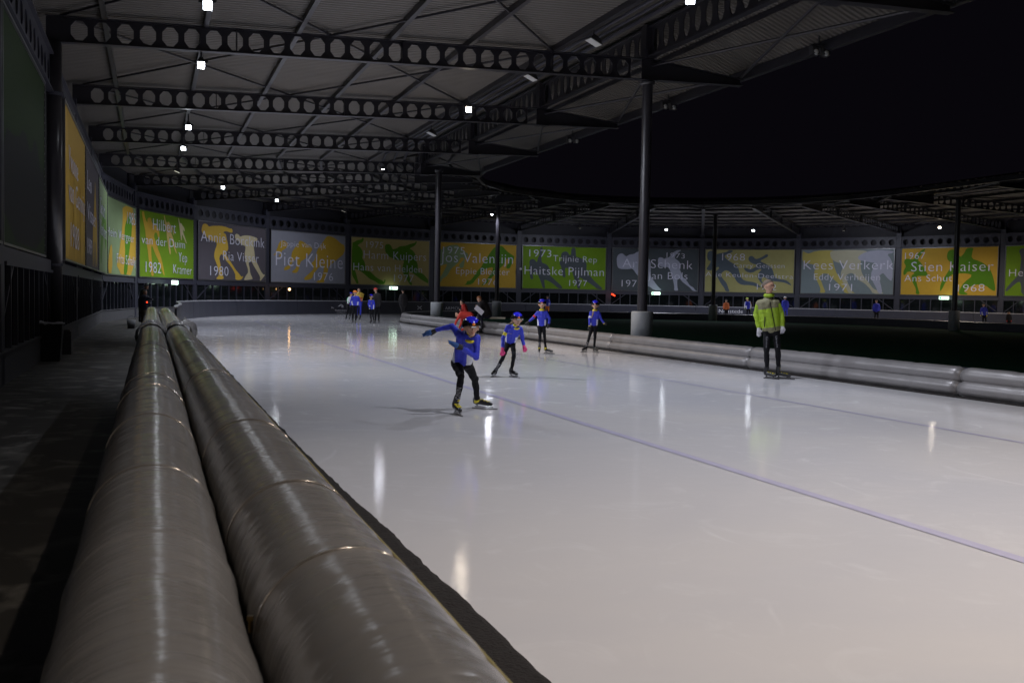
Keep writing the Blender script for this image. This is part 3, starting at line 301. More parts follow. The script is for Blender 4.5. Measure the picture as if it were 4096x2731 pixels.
PEOPLE=[["boy",[-0.672,12.284],{"hd":[0.16,-0.12,1.096],"nk":[0.151,-0.05,0.963],"sl":[0.011,0.0,1.012],"sr":[0.234,-0.05,0.976],"el":[-0.078,0.12,1.109],"wl":[-0.265,0.2,1.06],"tl":[-0.441,0.25,0.989],"er":[0.228,-0.12,0.739],"wr":[0.068,-0.3,0.85],"tr":[-0.054,-0.33,0.908],"hl":[-0.014,0.27,0.635],"hr":[0.117,0.27,0.631],"kl":[0.046,0.02,0.485],"al":[0.003,0.1,0.188],"ql":[-0.026,0.14,0.092],"ol":[0.039,-0.06,0.05],"kr":[0.229,0.5,0.411],"ar":[0.262,0.7,0.121],"qr":[0.245,0.76,0.064],"or_":[0.428,0.7,0.028]}],["girl2",[0.036,18.22],{"hd":[0.051,-0.08,1.061],"nk":[0.036,-0.02,0.935],"sl":[-0.117,0.0,0.932],"sr":[0.115,0.0,0.907],"el":[-0.201,-0.05,0.72],"wl":[-0.207,-0.14,0.542],"tl":[-0.212,-0.18,0.409],"er":[0.158,0.05,0.722],"wr":[0.184,-0.0,0.583],"tr":[0.215,-0.03,0.479],"hl":[-0.107,0.2,0.633],"hr":[-0.026,0.2,0.635],"kl":[-0.196,0.0,0.369],"al":[-0.334,0.08,0.094],"ql":[-0.334,0.12,0.032],"ol":[-0.383,-0.04,0.002],"kr":[0.006,0.0,0.42],"ar":[-0.038,0.05,0.126],"qr":[-0.049,0.08,0.052],"or_":[0.053,-0.06,0.024]}],["girl3",[0.749,26.1],{"hd":[0.025,-0.02,1.293],"nk":[0.024,0.0,1.162],"sl":[-0.08,0.0,1.08],"sr":[0.144,0.0,1.085],"el":[-0.213,0.02,0.925],"wl":[-0.304,0.0,0.848],"tl":[-0.411,-0.05,0.763],"er":[0.227,0.05,0.925],"wr":[0.221,0.0,0.791],"tr":[0.18,-0.08,0.674],"hl":[-0.028,0.05,0.708],"hr":[0.079,0.05,0.71],"kl":[-0.005,-0.08,0.435],"al":[-0.02,0.02,0.151],"ql":[-0.021,0.06,0.056],"ol":[-0.024,-0.1,0.022],"kr":[0.113,0.0,0.434],"ar":[0.141,0.08,0.151],"qr":[0.143,0.1,0.057],"or_":[0.278,0.02,0.03]}],["girl4",[2.277,27.196],{"hd":[-0.002,-0.02,1.285],"nk":[-0.008,0.0,1.167],"sl":[-0.115,-0.0,1.09],"sr":[0.095,0.0,1.103],"el":[-0.146,-0.03,0.896],"wl":[-0.147,-0.1,0.714],"tl":[-0.171,-0.15,0.618],"er":[0.164,0.05,0.927],"wr":[0.254,0.05,0.797],"tr":[0.334,0.05,0.781],"hl":[-0.072,0.05,0.711],"hr":[0.016,0.05,0.713],"kl":[-0.149,-0.05,0.404],"al":[-0.223,0.05,0.116],"ql":[-0.221,0.08,0.044],"ol":[-0.29,-0.03,0.013],"kr":[0.012,0.0,0.406],"ar":[-0.006,0.06,0.111],"qr":[-0.015,0.09,0.03],"or_":[0.066,-0.05,0.01]}],["man",[5.0,19.031],{"hd":[-0.073,0.0,1.778],"nk":[-0.064,0.02,1.622],"sl":[-0.242,0.0,1.453],"sr":[0.077,0.03,1.474],"el":[-0.295,0.04,1.235],"wl":[-0.242,0.0,0.995],"tl":[-0.222,-0.05,0.798],"er":[0.185,0.06,1.252],"wr":[0.209,0.02,1.034],"tr":[0.209,-0.02,0.88],"hl":[-0.075,0.03,0.92],"hr":[0.082,0.03,0.925],"kl":[-0.078,-0.02,0.553],"al":[-0.061,0.04,0.194],"ql":[-0.079,0.05,0.114],"ol":[0.032,-0.04,0.075],"kr":[0.131,0.0,0.573],"ar":[0.158,0.06,0.215],"qr":[0.141,0.08,0.128],"or_":[0.306,0.05,0.086]}],["orangehat",[-7.911,49.37],{"hd":[0.021,-0.0,1.5],"nk":[0.016,0.0,1.372],"sl":[-0.13,0.0,1.306],"sr":[0.185,0.0,1.312],"el":[-0.191,0.05,1.092],"wl":[-0.205,-0.03,0.901],"tl":[-0.204,-0.05,0.806],"er":[0.261,0.05,1.1],"wr":[0.232,-0.03,0.898],"tr":[0.222,-0.05,0.803],"hl":[-0.062,0.03,0.882],"hr":[0.095,0.03,0.884],"kl":[-0.079,-0.05,0.521],"al":[-0.082,0.05,0.147],"ql":[-0.085,0.1,0.07],"ol":[-0.074,-0.1,0.044],"kr":[0.089,-0.02,0.523],"ar":[0.053,-0.0,0.118],"qr":[0.054,0.05,0.053],"or_":[0.059,-0.12,0.015]}],["greenwhite",[-9.32,55.894],{"hd":[0.17,0.0,1.412],"nk":[0.14,0.0,1.315],"sl":[-0.001,-0.0,1.24],"sr":[0.225,0.0,1.232],"el":[-0.059,0.1,1.082],"wl":[0.037,-0.05,0.965],"tl":[0.133,-0.1,0.919],"er":[0.25,0.0,1.04],"wr":[0.228,-0.1,0.896],"tr":[0.229,-0.1,0.824],"hl":[0.003,0.05,0.867],"hr":[0.157,0.05,0.869],"kl":[-0.029,-0.05,0.531],"al":[-0.085,0.05,0.142],"ql":[-0.096,0.1,0.068],"ol":[-0.119,-0.1,0.02],"kr":[0.149,-0.05,0.533],"ar":[0.094,0.05,0.145],"qr":[0.083,0.1,0.071],"or_":[0.071,-0.1,0.023]}],["yellowred",[-8.833,56.788],{"hd":[-0.024,-0.0,1.675],"nk":[-0.022,0.0,1.553],"sl":[-0.15,0.0,1.502],"sr":[0.128,0.0,1.507],"el":[-0.087,-0.05,1.283],"wl":[-0.013,-0.15,1.139],"tl":[0.084,-0.2,1.116],"er":[0.238,0.15,1.46],"wr":[0.18,0.0,1.19],"tr":[0.181,-0.1,1.105],"hl":[-0.084,0.03,1.014],"hr":[0.11,0.03,1.017],"kl":[-0.104,-0.03,0.623],"al":[-0.128,0.05,0.205],"ql":[-0.134,0.1,0.106],"ol":[-0.14,-0.1,0.025],"kr":[0.09,-0.02,0.602],"ar":[0.075,-0.0,0.209],"qr":[0.072,0.05,0.086],"or_":[0.036,-0.12,0.016]}],["bluehelmet",[-7.134,49.893],{"hd":[-0.026,0.0,1.322],"nk":[-0.025,-0.0,1.214],"sl":[-0.131,0.0,1.148],"sr":[0.093,0.0,1.152],"el":[-0.171,0.05,0.954],"wl":[-0.094,-0.05,0.784],"tl":[-0.041,-0.1,0.743],"er":[0.148,0.0,0.981],"wr":[0.15,0.0,0.788],"tr":[0.151,0.0,0.702],"hl":[-0.061,0.03,0.676],"hr":[0.077,0.03,0.678],"kl":[-0.037,-0.02,0.398],"al":[-0.006,0.05,0.117],"ql":[-0.005,0.1,0.051],"ol":[-0.064,-0.1,0.013],"kr":[0.08,-0.02,0.4],"ar":[0.126,0.0,0.12],"qr":[0.127,0.05,0.054],"or_":[0.127,-0.12,0.016]}],["redhat",[-6.908,50.442],{"hd":[-0.11,0.0,1.66],"nk":[-0.083,0.0,1.52],"sl":[-0.157,0.0,1.453],"sr":[0.101,-0.0,1.458],"el":[-0.197,-0.05,1.192],"wl":[-0.151,-0.1,0.977],"tl":[-0.15,-0.1,0.89],"er":[0.158,0.05,1.198],"wr":[0.128,-0.0,0.959],"tr":[0.119,0.0,0.872],"hl":[-0.085,0.03,0.824],"hr":[0.087,0.03,0.827],"kl":[-0.092,-0.02,0.499],"al":[-0.099,0.05,0.128],"ql":[-0.098,0.1,0.061],"ol":[-0.119,-0.1,0.023],"kr":[0.069,-0.02,0.502],"ar":[0.074,0.0,0.132],"qr":[0.075,0.05,0.065],"or_":[0.086,-0.12,0.016]}],["blackcoat",[-6.455,58.646],{"hd":[-0.071,0.0,1.666],"nk":[-0.057,0.0,1.553],"sl":[-0.219,0.0,1.424],"sr":[0.095,0.0,1.429],"el":[-0.29,0.0,1.12],"wl":[-0.223,-0.05,0.844],"tl":[-0.184,-0.1,0.744],"er":[0.187,0.0,1.128],"wr":[0.128,-0.05,0.85],"tr":[0.092,-0.1,0.749],"hl":[-0.135,0.03,0.794],"hr":[0.053,0.03,0.797],"kl":[-0.08,-0.02,0.467],"al":[-0.039,0.05,0.163],"ql":[-0.038,0.1,0.124],"ol":[-0.05,-0.1,0.103],"kr":[0.033,-0.02,0.469],"ar":[0.049,0.0,0.165],"qr":[0.05,0.05,0.126],"or_":[0.063,-0.12,0.105]}],["kneel",[-2.088,37.542],{"hd":[-0.009,-0.05,0.767],"nk":[0.119,0.0,0.739],"sl":[0.135,-0.15,0.815],"sr":[0.175,0.15,0.664],"el":[-0.041,-0.15,0.522],"wl":[-0.111,-0.2,0.341],"tl":[-0.145,-0.2,0.232],"er":[0.142,0.1,0.446],"wr":[0.072,0.1,0.262],"tr":[0.018,0.1,0.188],"hl":[0.481,-0.1,0.766],"hr":[0.52,0.1,0.744],"kl":[0.324,-0.15,0.347],"al":[0.146,-0.1,0.16],"ql":[0.165,0.0,0.139],"ol":[0.056,-0.1,0.115],"kr":[0.436,0.15,0.339],"ar":[0.329,0.15,0.154],"qr":[0.367,0.2,0.135],"or_":[0.22,0.1,0.111]}],["redsit",[-2.249,40.438],{"hd":[0.17,0.0,1.199],"nk":[0.238,0.0,1.114],"sl":[0.219,-0.12,1.056],"sr":[0.299,0.12,1.035],"el":[0.183,-0.15,0.86],"wl":[0.104,-0.25,0.88],"tl":[0.072,-0.25,0.938],"er":[0.303,0.15,0.838],"wr":[0.184,0.0,0.819],"tr":[0.105,-0.05,0.838],"hl":[0.341,-0.1,0.765],"hr":[0.382,0.1,0.742],"kl":[0.147,-0.12,0.683],"al":[0.171,-0.12,0.371],"ql":[0.192,-0.1,0.332],"ol":[0.075,-0.15,0.311],"kr":[0.187,0.12,0.679],"ar":[0.212,0.12,0.365],"qr":[0.232,0.12,0.326],"or_":[0.114,0.12,0.304]}],["coat",[-1.181,38.782],{"hd":[-0.138,-0.05,1.348],"nk":[-0.054,0.0,1.255],"sl":[-0.127,-0.1,1.161],"sr":[0.116,0.1,1.22],"el":[-0.048,-0.25,0.94],"wl":[-0.218,-0.35,1.087],"tl":[-0.274,-0.4,1.124],"er":[0.139,0.0,0.958],"wr":[-0.048,-0.3,0.959],"tr":[-0.141,-0.35,0.977],"hl":[0.106,-0.0,0.694],"hr":[0.276,0.1,0.695],"kl":[-0.156,-0.25,0.732],"al":[-0.114,-0.15,0.431],"ql":[-0.095,-0.1,0.374],"ol":[-0.206,-0.25,0.35],"kr":[-0.044,-0.1,0.694],"ar":[-0.001,0.0,0.391],"qr":[0.018,0.05,0.353],"or_":[-0.094,-0.1,0.325]}],["lean1",[-15.534,41.422],{"hd":[0.091,0.0,1.366],"nk":[0.058,0.02,1.248],"sl":[-0.035,0.12,1.155],"sr":[0.117,-0.1,1.159],"el":[0.101,0.1,0.94],"wl":[0.27,0.0,0.926],"tl":[0.347,-0.02,0.927],"er":[0.235,-0.15,1.144],"wr":[0.362,-0.15,1.092],"tr":[0.413,-0.15,1.075],"hl":[-0.018,0.12,0.612],"hr":[0.101,-0.08,0.618],"kl":[-0.0,0.1,0.359],"al":[-0.0,0.1,0.105],"ql":[-0.017,0.12,0.05],"ol":[0.085,0.1,0.024],"kr":[0.11,-0.08,0.365],"ar":[0.101,-0.08,0.121],"qr":[0.076,-0.05,0.075],"or_":[0.169,-0.1,0.041]}],["lean2",[-16.413,43.461],{"hd":[0.265,0.0,1.597],"nk":[0.212,0.02,1.502],"sl":[0.087,0.12,1.423],"sr":[0.211,-0.1,1.407],"el":[0.159,0.1,1.216],"wl":[0.337,0.0,1.143],"tl":[0.39,-0.02,1.125],"er":[0.264,-0.15,1.219],"wr":[0.371,-0.15,1.126],"tr":[0.425,-0.15,1.108],"hl":[0.017,0.12,0.871],"hr":[0.141,-0.08,0.876],"kl":[-0.001,0.1,0.548],"al":[-0.018,0.1,0.168],"ql":[-0.027,0.12,0.091],"ol":[0.053,0.1,0.054],"kr":[0.088,-0.08,0.553],"ar":[0.071,-0.08,0.174],"qr":[0.062,-0.05,0.097],"or_":[0.142,-0.1,0.061]}],["far_a",[2.684,76.091],{"hd":[-0.029,0.0,1.451],"nk":[-0.027,0.0,1.326],"sl":[-0.181,0.0,1.261],"sr":[0.13,0.0,1.267],"el":[-0.239,0.05,1.026],"wl":[-0.219,-0.05,0.84],"tl":[-0.202,-0.08,0.731],"er":[0.198,0.05,1.034],"wr":[0.186,-0.05,0.847],"tr":[0.172,-0.08,0.738],"hl":[-0.094,0.0,0.779],"hr":[0.062,0.0,0.782],"kl":[-0.102,-0.05,0.436],"al":[-0.111,0.02,0.107],"ql":[-0.11,0.08,0.052],"ol":[-0.11,-0.1,0.024],"kr":[0.085,0.0,0.439],"ar":[0.107,0.02,0.112],"qr":[0.108,0.08,0.056],"or_":[0.124,-0.1,0.028]}],["far_b",[16.209,74.785],{"hd":[-0.04,0.0,1.437],"nk":[-0.036,0.0,1.314],"sl":[-0.186,0.0,1.249],"sr":[0.116,0.0,1.255],"el":[-0.24,0.05,1.016],"wl":[-0.219,-0.05,0.832],"tl":[-0.201,-0.08,0.724],"er":[0.183,0.05,1.025],"wr":[0.173,-0.05,0.84],"tr":[0.161,-0.08,0.732],"hl":[-0.097,0.0,0.772],"hr":[0.054,0.0,0.775],"kl":[-0.103,-0.05,0.432],"al":[-0.109,0.02,0.106],"ql":[-0.107,0.08,0.051],"ol":[-0.106,-0.1,0.024],"kr":[0.079,0.0,0.436],"ar":[0.103,0.02,0.111],"qr":[0.104,0.08,0.056],"or_":[0.12,-0.1,0.029]}],["far_c",[18.002,75.244],{"hd":[-0.134,0.0,1.588],"nk":[-0.112,0.0,1.452],"sl":[-0.268,-0.0,1.381],"sr":[0.065,-0.0,1.387],"el":[-0.31,0.05,1.123],"wl":[-0.296,-0.05,0.919],"tl":[-0.276,-0.08,0.8],"er":[0.156,0.05,1.133],"wr":[0.136,-0.05,0.928],"tr":[0.123,-0.08,0.808],"hl":[-0.108,-0.0,0.854],"hr":[0.059,0.0,0.857],"kl":[-0.113,-0.05,0.478],"al":[-0.12,0.02,0.118],"ql":[-0.118,0.08,0.057],"ol":[-0.117,-0.1,0.026],"kr":[0.086,0.0,0.482],"ar":[0.113,0.02,0.123],"qr":[0.115,0.08,0.062],"or_":[0.132,-0.1,0.032]}],["far_d",[20.514,74.114],{"hd":[-0.081,0.0,1.725],"nk":[-0.07,0.0,1.577],"sl":[-0.244,0.0,1.5],"sr":[0.113,0.0,1.506],"el":[-0.302,0.05,1.22],"wl":[-0.28,-0.05,0.998],"tl":[-0.258,-0.08,0.869],"er":[0.199,0.05,1.23],"wr":[0.185,-0.05,1.008],"tr":[0.171,-0.08,0.878],"hl":[-0.117,0.0,0.927],"hr":[0.062,-0.0,0.931],"kl":[-0.123,-0.05,0.519],"al":[-0.129,0.02,0.128],"ql":[-0.127,0.08,0.062],"ol":[-0.126,-0.1,0.028],"kr":[0.092,0.0,0.523],"ar":[0.121,0.02,0.134],"qr":[0.123,0.08,0.068],"or_":[0.142,-0.1,0.035]}],["far_e",[25.858,70.058],{"hd":[-0.054,0.0,1.618],"nk":[-0.049,0.0,1.479],"sl":[-0.21,0.0,1.406],"sr":[0.116,-0.0,1.413],"el":[-0.267,0.05,1.144],"wl":[-0.243,-0.05,0.936],"tl":[-0.223,-0.08,0.815],"er":[0.19,0.05,1.153],"wr":[0.181,-0.05,0.945],"tr":[0.168,-0.08,0.824],"hl":[-0.11,-0.0,0.869],"hr":[0.053,0.0,0.873],"kl":[-0.114,-0.05,0.487],"al":[-0.118,0.02,0.12],"ql":[-0.116,0.08,0.058],"ol":[-0.115,-0.1,0.027],"kr":[0.082,0.0,0.491],"ar":[0.11,0.02,0.126],"qr":[0.112,0.08,0.064],"or_":[0.129,-0.1,0.033]}],["far_f",[30.816,64.379],{"hd":[-0.092,0.0,1.482],"nk":[-0.079,0.0,1.355],"sl":[-0.217,-0.0,1.288],"sr":[0.07,0.0,1.295],"el":[-0.259,0.05,1.048],"wl":[-0.241,-0.05,0.857],"tl":[-0.222,-0.08,0.747],"er":[0.144,0.05,1.057],"wr":[0.133,-0.05,0.867],"tr":[0.122,-0.08,0.755],"hl":[-0.101,0.0,0.797],"hr":[0.043,0.0,0.8],"kl":[-0.102,-0.05,0.446],"al":[-0.105,0.02,0.11],"ql":[-0.103,0.08,0.053],"ol":[-0.101,-0.1,0.025],"kr":[0.07,-0.0,0.45],"ar":[0.097,0.02,0.116],"qr":[0.099,0.08,0.059],"or_":[0.114,-0.1,0.031]}],["far_g",[30.175,59.882],{"hd":[-0.064,0.0,1.036],"nk":[-0.056,0.0,0.947],"sl":[-0.151,0.0,0.9],"sr":[0.048,0.0,0.905],"el":[-0.18,0.05,0.731],"wl":[-0.167,-0.05,0.599],"tl":[-0.154,-0.08,0.522],"er":[0.099,0.05,0.739],"wr":[0.091,-0.05,0.606],"tr":[0.084,-0.08,0.529],"hl":[-0.07,0.0,0.557],"hr":[0.029,0.0,0.559],"kl":[-0.071,-0.05,0.312],"al":[-0.073,0.02,0.077],"ql":[-0.071,0.08,0.036],"ol":[-0.07,-0.1,0.018],"kr":[0.048,0.0,0.315],"ar":[0.067,0.02,0.081],"qr":[0.068,0.08,0.041],"or_":[0.079,-0.1,0.023]}]]
# ---------------------------------------------------------------- canopy roof over the track
XW = 15.28                      # wall node to inner post line
def zb(x): return 7.12+.53*x/XW
BD = .55
canopy = thing('canopy_roof', 'dark steel canopy roof curving over the whole ice track', 'roof')
def oct_cell(mb, x0, x1, zf0, zf1, y, hw, z0=None, z1=None, n8=True):
    """one web cell with an octagonal hole; zf0/zf1 give bottom and top at x"""
    xm = (x0+x1)/2; t = .012
    zb0, zb1, zt0, zt1 = zf0(x0), zf0(x1), zf1(x0), zf1(x1)
    zm = (zf0(xm)+zf1(xm))/2; hh = (zf1(xm)-zf0(xm))*(.40 if z0 is None else z0)
    c = .42
    O = [(xm-hw*c, zm+hh), (xm+hw*c, zm+hh), (xm+hw, zm+hh*c), (xm+hw, zm-hh*c), (xm+hw*c, zm-hh), (xm-hw*c, zm-hh), (xm-hw, zm-hh*c), (xm-hw, zm+hh*c)]
    TL, TR, BR, BL = (x0, zt0), (x1, zt1), (x1, zb1), (x0, zb0)
    F = [(TL, O[0], O[1], TR), (TR, O[1], O[2]), (TR, O[2], O[3], BR), (BR, O[3], O[4]), (BR, O[4], O[5], BL), (BL, O[5], O[6]), (BL, O[6], O[7], TL), (TL, O[7], O[0])]
    for f in F:
        mb.poly([(a, y-t, b) for a, b in f]); mb.poly([(a, y+t, b) for a, b in f][::-1])
    for k in range(8):
        a, b = O[k], O[(k+1) % 8]; mb.quad((a[0], y-t, a[1]), (a[0], y+t, a[1]), (b[0], y+t, b[1]), (b[0], y-t, b[1]))
def wedge(mb, x0, x1, zA, zB, y0, y1):
    mb.hexa([(x0, y0, zA(x0)), (x1, y0, zA(x1)), (x1, y1, zA(x1)), (x0, y1, zA(x0))], [(x0, y0, zB(x0)), (x1, y0, zB(x1)), (x1, y1, zB(x1)), (x0, y1, zB(x0))])
mb = MB(); zt = lambda x: zb(x)+BD
nh = 29; xs = [.35+(XW-.55-.35)*i/nh for i in range(nh+1)]
for i in range(nh): oct_cell(mb, xs[i], xs[i+1], zb, zt, 0, .178)
wedge(mb, -.1, .35, zb, zt, -.013, .013); wedge(mb, XW-.2, XW+.1, zb, zt, -.013, .013)
wedge(mb, -.1, XW+.1, lambda x: zb(x)-.022, zb, -.11, .11); wedge(mb, -.1, XW+.1, zt, lambda x: zt(x)+.022, -.11, .11)
for x in (4.1, 8.2, 12.35): mb.box(x-.01, x+.01, -.1, .1, zb(x), zt(x))
# tapered cantilever beyond the post
ct = lambda x: zt(XW)-.30*(x-XW)/3.0
wedge(mb, XW+.1, XW+3.0, lambda x: zb(x), ct, -.013, .013)
wedge(mb, XW+.1, XW+3.05, lambda x: zb(x)-.022, lambda x: zb(x), -.12, .12); wedge(mb, XW+.1, XW+3.05, ct, lambda x: ct(x)+.022, -.12, .12)
beam_me = mb.mesh('roof_beam', M['steel'])
PROF = [(-.45, 7.80), (12.38, 8.27), (13.1, 8.58), (14.0, 8.95), (15.2, 9.24), (16.3, 9.12), (17.4, 8.70), (18.6, 8.22)]
PURL = [1.14, 3.39, 5.58, 7.9, 10.0, 12.4]
def NP(j, x):   # plan point x metres inwards of node j
    p, e = Vat(j); return Vector((p.x+e.x*x, p.y+e.y*x, 0))
def drop(j): return .60*max(0.0, min(1.0, j/5))      # the hump of the roof flattens out round the bend
def HZ(x, z, j):
    base = 8.27 if x > 12.38 else z
    return base+(z-base)*(1-drop(j)) if z > base else z
def ZP(x, j=0):
    for (a, za), (b, zb_) in zip(PROF, PROF[1:]):
        if x <= b: return HZ(x, za+(zb_-za)*(x-a)/(b-a), j)
    return PROF[-1][1]
for j in range(J0, J1+1):
    p, e = Vat(j); mw = frame((p.x, p.y, 0), (e.x, e.y))
    link('roof_beam', beam_me, canopy, mw); 
    mb = MB(); mb.box(XW-.17, XW+.17, -.17, .17, zt(XW)+.02, HZ(15, 9.12, j)); mb.box(XW-.2, XW+.2, -.2, .2, zb(XW)-.05, zb(XW)-.022); link('stub_column', mb.mesh('stub_column', M['steel']), canopy, mw)
for j in range(J0, J1):
    # corrugated deck: ribs run with the beams
    mb = MB(); nr = 44 if -6 <= j <= 3 else 14
    lw = (NP(j, 0)-NP(j+1, 0)).length
    for a in range(len(PROF)-1):
        (xa, za), (xb, zb_) = PROF[a], PROF[a+1]; za = HZ(xa, za, j); zb_ = HZ(xb, zb_, j)
        for i in range(nr):
            for (s0, s1, h0, h1) in ((0, .35, 0, 0), (.35, .5, 0, .045), (.5, .85, .045, .045), (.85, 1, .045, 0)):
                t0, t1 = (i+s0)/nr, (i+s1)/nr
                A0_, A1_ = NP(j, xa).lerp(NP(j+1, xa), t0), NP(j, xa).lerp(NP(j+1, xa), t1)
                B0_, B1_ = NP(j, xb).lerp(NP(j+1, xb), t0), NP(j, xb).lerp(NP(j+1, xb), t1)
                mb.quad((A0_.x, A0_.y, za+h0), (A1_.x, A1_.y, za+h1), (B1_.x, B1_.y, zb_+h1), (B0_.x, B0_.y, zb_+h0))
        A0_, A1_, B0_, B1_ = NP(j, xa), NP(j+1, xa), NP(j, xb), NP(j+1, xb)
        mb.quad((A0_.x, A0_.y, za+.09), (B0_.x, B0_.y, zb_+.09), (B1_.x, B1_.y, zb_+.09), (A1_.x, A1_.y, za+.09), 1)
    mb.build('deck_panel', [M['deck'], M['clad']], canopy)
    for x in PURL:
        mb = MB(); a, b = NP(j, x), NP(j+1, x); z = ZP(x, j)-.085; mb.bar((a.x, a.y, z), (b.x, b.y, z), .11, .15); mb.build('purlin', M['steel'], canopy)
    for x, dz, r in ((13.25, .10, .05), (13.9, .14, .04), (14.5, .12, .06)):
        mb = MB(); a, b = NP(j, x), NP(j+1, x); z = ZP(x, j)-dz; mb.tube([(a.x, a.y, z), (b.x, b.y, z)], r, 8); mb.build('roof_pipe', M['steel2'], canopy)
    for x, w, h, dz in ((18.55, .16, .26, .14), (16.9, .08, .12, .08)):
        mb = MB(); a, b = NP(j, x), NP(j+1, x); z = ZP(x, j)-dz; mb.bar((a.x, a.y, z), (b.x, b.y, z), w, h); mb.build('edge_beam', M['steel'], canopy)
    # wind bracing
    for xa, xb, za, zb_ in ((.2, 6.4, 7.72, 7.93), (6.4, 12.4, 7.93, 8.14), (15.4, 18.3, 8.05, 7.98)):
        for q in (0, 1):
            a, b = NP(j+q, xa), NP(j+1-q, xb); mb = MB(); mb.tube([(a.x, a.y, za), (b.x, b.y, zb_)], .032 if xa < 14 else .04, 6); mb.build('brace_rod', M['steel'], canopy)
    # castellated girder along the post line
    a, b = NP(j, XW), NP(j+1, XW); L = (b-a).length; nc = max(4, int(L/.56)); mb = MB()
    gt = HZ(15, 9.07, j)-.02; z0 = lambda x: 8.28; z1 = lambda x: gt
    for i in range(nc): oct_cell(mb, .18+(L-.36)*i/nc, .18+(L-.36)*(i+1)/nc, z0, z1, 0, .155)
    mb.box(.17, L-.17, -.1, .1, 8.22, 8.28); mb.box(.17, L-.17, -.1, .1, gt, gt+.04)
    link('ring_girder', mb.mesh('ring_girder', M['steel']), canopy, frame((a.x, a.y, 0), (b-a)))

# ---------------------------------------------------------------- posts on the infield side
def post(x, y, label, top=7.62):
    t = thing('support_post', label, 'post', (x, y, 0), group=None)
    mb = MB(); mb.tube([(0, 0, 1.1), (0, 0, top)], .145, 24, caps=False); mb.tube([(0, 0, top-.12), (0, 0, top)], .2, 16); mb.build('pole', M['post'], t, True)
    mb = MB(); mb.tube([(0, 0, -.05), (0, 0, 1.10), (0, 0, 1.14)], [.31, .31, .29], 32); o = mb.build('pedestal', M['pedestal'], t, False)
    for p in o.data.polygons: p.use_smooth = len(p.vertices) == 4
    return t
q = un(25.08, 13.1); post(q.x, q.y, 'tall dark steel post on a wide grey pedestal, nearest to the skaters')
post(-3.73, 48.57, 'dark post on grey pedestal standing beside the people in red and black coats')
post(-1.08, 66.44, 'slim dark post in front of the orange banner of 1975', 7.55)
post(14.43, 71.08, 'dark post in front of the khaki banner of 1968, left of the man in lime', 7.6)
post(25.6, 57.2, 'dark post on grey pedestal in front of the orange banner of 1967', 7.6)
post(*un(-.0, 13.1).xy, 'support post of the canopy behind the photographer')

# ---------------------------------------------------------------- outer wall: columns, banners, cellular edge beam, glazing
BY = {b[0]: b for b in BOARDS}
BL = {  # bay -> (data key, thing label)
 1: ('hein', 'narrow-looking sage and orange banner left of the bright green one'),
 2: ('hilbert', 'bright green banner of 1982 with orange skaters raising an arm'),
 3: ('annie', 'charcoal banner of 1980 with a yellow and a cream skater'),
 4: ('piet', 'blue-grey banner of 1976 with three orange crouching skaters'),
 5: ('harm', 'ochre banner of 1975 and 1977 with two green skaters'),
 6: ('jos', 'orange banner with a sage and a green skater, crossed by a slim post'),
 7: ('haitske', 'green banner of 1973 and 1977 with two slate skaters'),
 8: ('schenk', 'dark slate banner with two pale skaters behind the tall post'),
 9: ('atje', 'khaki banner of 1968 with steel-blue skaters, above the man in lime'),
 10: ('kees', 'grey-blue banner of 1971 with mustard, beige and pale skaters'),
 11: ('stien', 'orange banner with two bright green skaters, right of the man in lime'),
 12: ('henk', 'green banner at the far right edge with a dark slate skater')}
def text_mesh(s, name, material, depth=.004):
    cu = bpy.data.curves.new('t', 'FONT'); cu.body = s; cu.size = 1; cu.resolution_u = 3; cu.extrude = depth; cu.space_character = 1.06; cu.offset = -.014
    o = bpy.data.objects.new('t', cu); COL.objects.link(o); bpy.context.view_layer.update()
    me = bpy.data.meshes.new_from_object(o.evaluated_get(bpy.context.evaluated_depsgraph_get()))
    bpy.data.objects.remove(o); bpy.data.curves.remove(cu)
    me.name = name; me.materials.clear(); me.materials.append(material); return me
def lettering(s, parent, bl, br, capx, W, H, material, y, name='lettering'):
    me = text_mesh(s, name, material)
    xs = [v.co.x for v in me.vertices]; x0, x1 = min(xs), max(xs)
    sx = (br[0]-bl[0])*W/(x1-x0); sy = (capx[1]-bl[1])*H/.70; sh = (br[1]-bl[1])*H/(x1-x0)
    for v in me.vertices:
        X, Y, Z = v.co; v.co = ((X-x0)*sx+bl[0]*W, y-Z, bl[1]*H+Y*sy+(X-x0)*sh)
    return link(name, me, parent)
def silhouette(pts, W, H, y, material, parent):
    P = [(a*W, b*H) for a, b in pts]
    # smooth the outline once (corner cutting)
    Q = []
    for i in range(len(P)):
        a, b = P[i], P[(i+1) % len(P)]
        Q += [(a[0]*.75+b[0]*.25, a[1]*.75+b[1]*.25), (a[0]*.25+b[0]*.75, a[1]*.25+b[1]*.75)]
    tri = tessellate_polygon([[Vector((a, b, 0)) for a, b in Q]])
    me = bpy.data.meshes.new('skater_silhouette'); me.from_pydata([(a, y, b) for a, b in Q], [], [tuple(t) for t in tri]); me.materials.append(material); me.update()
    return link('skater_silhouette', me, parent)
ZB0, ZB1 = 2.153, 5.908
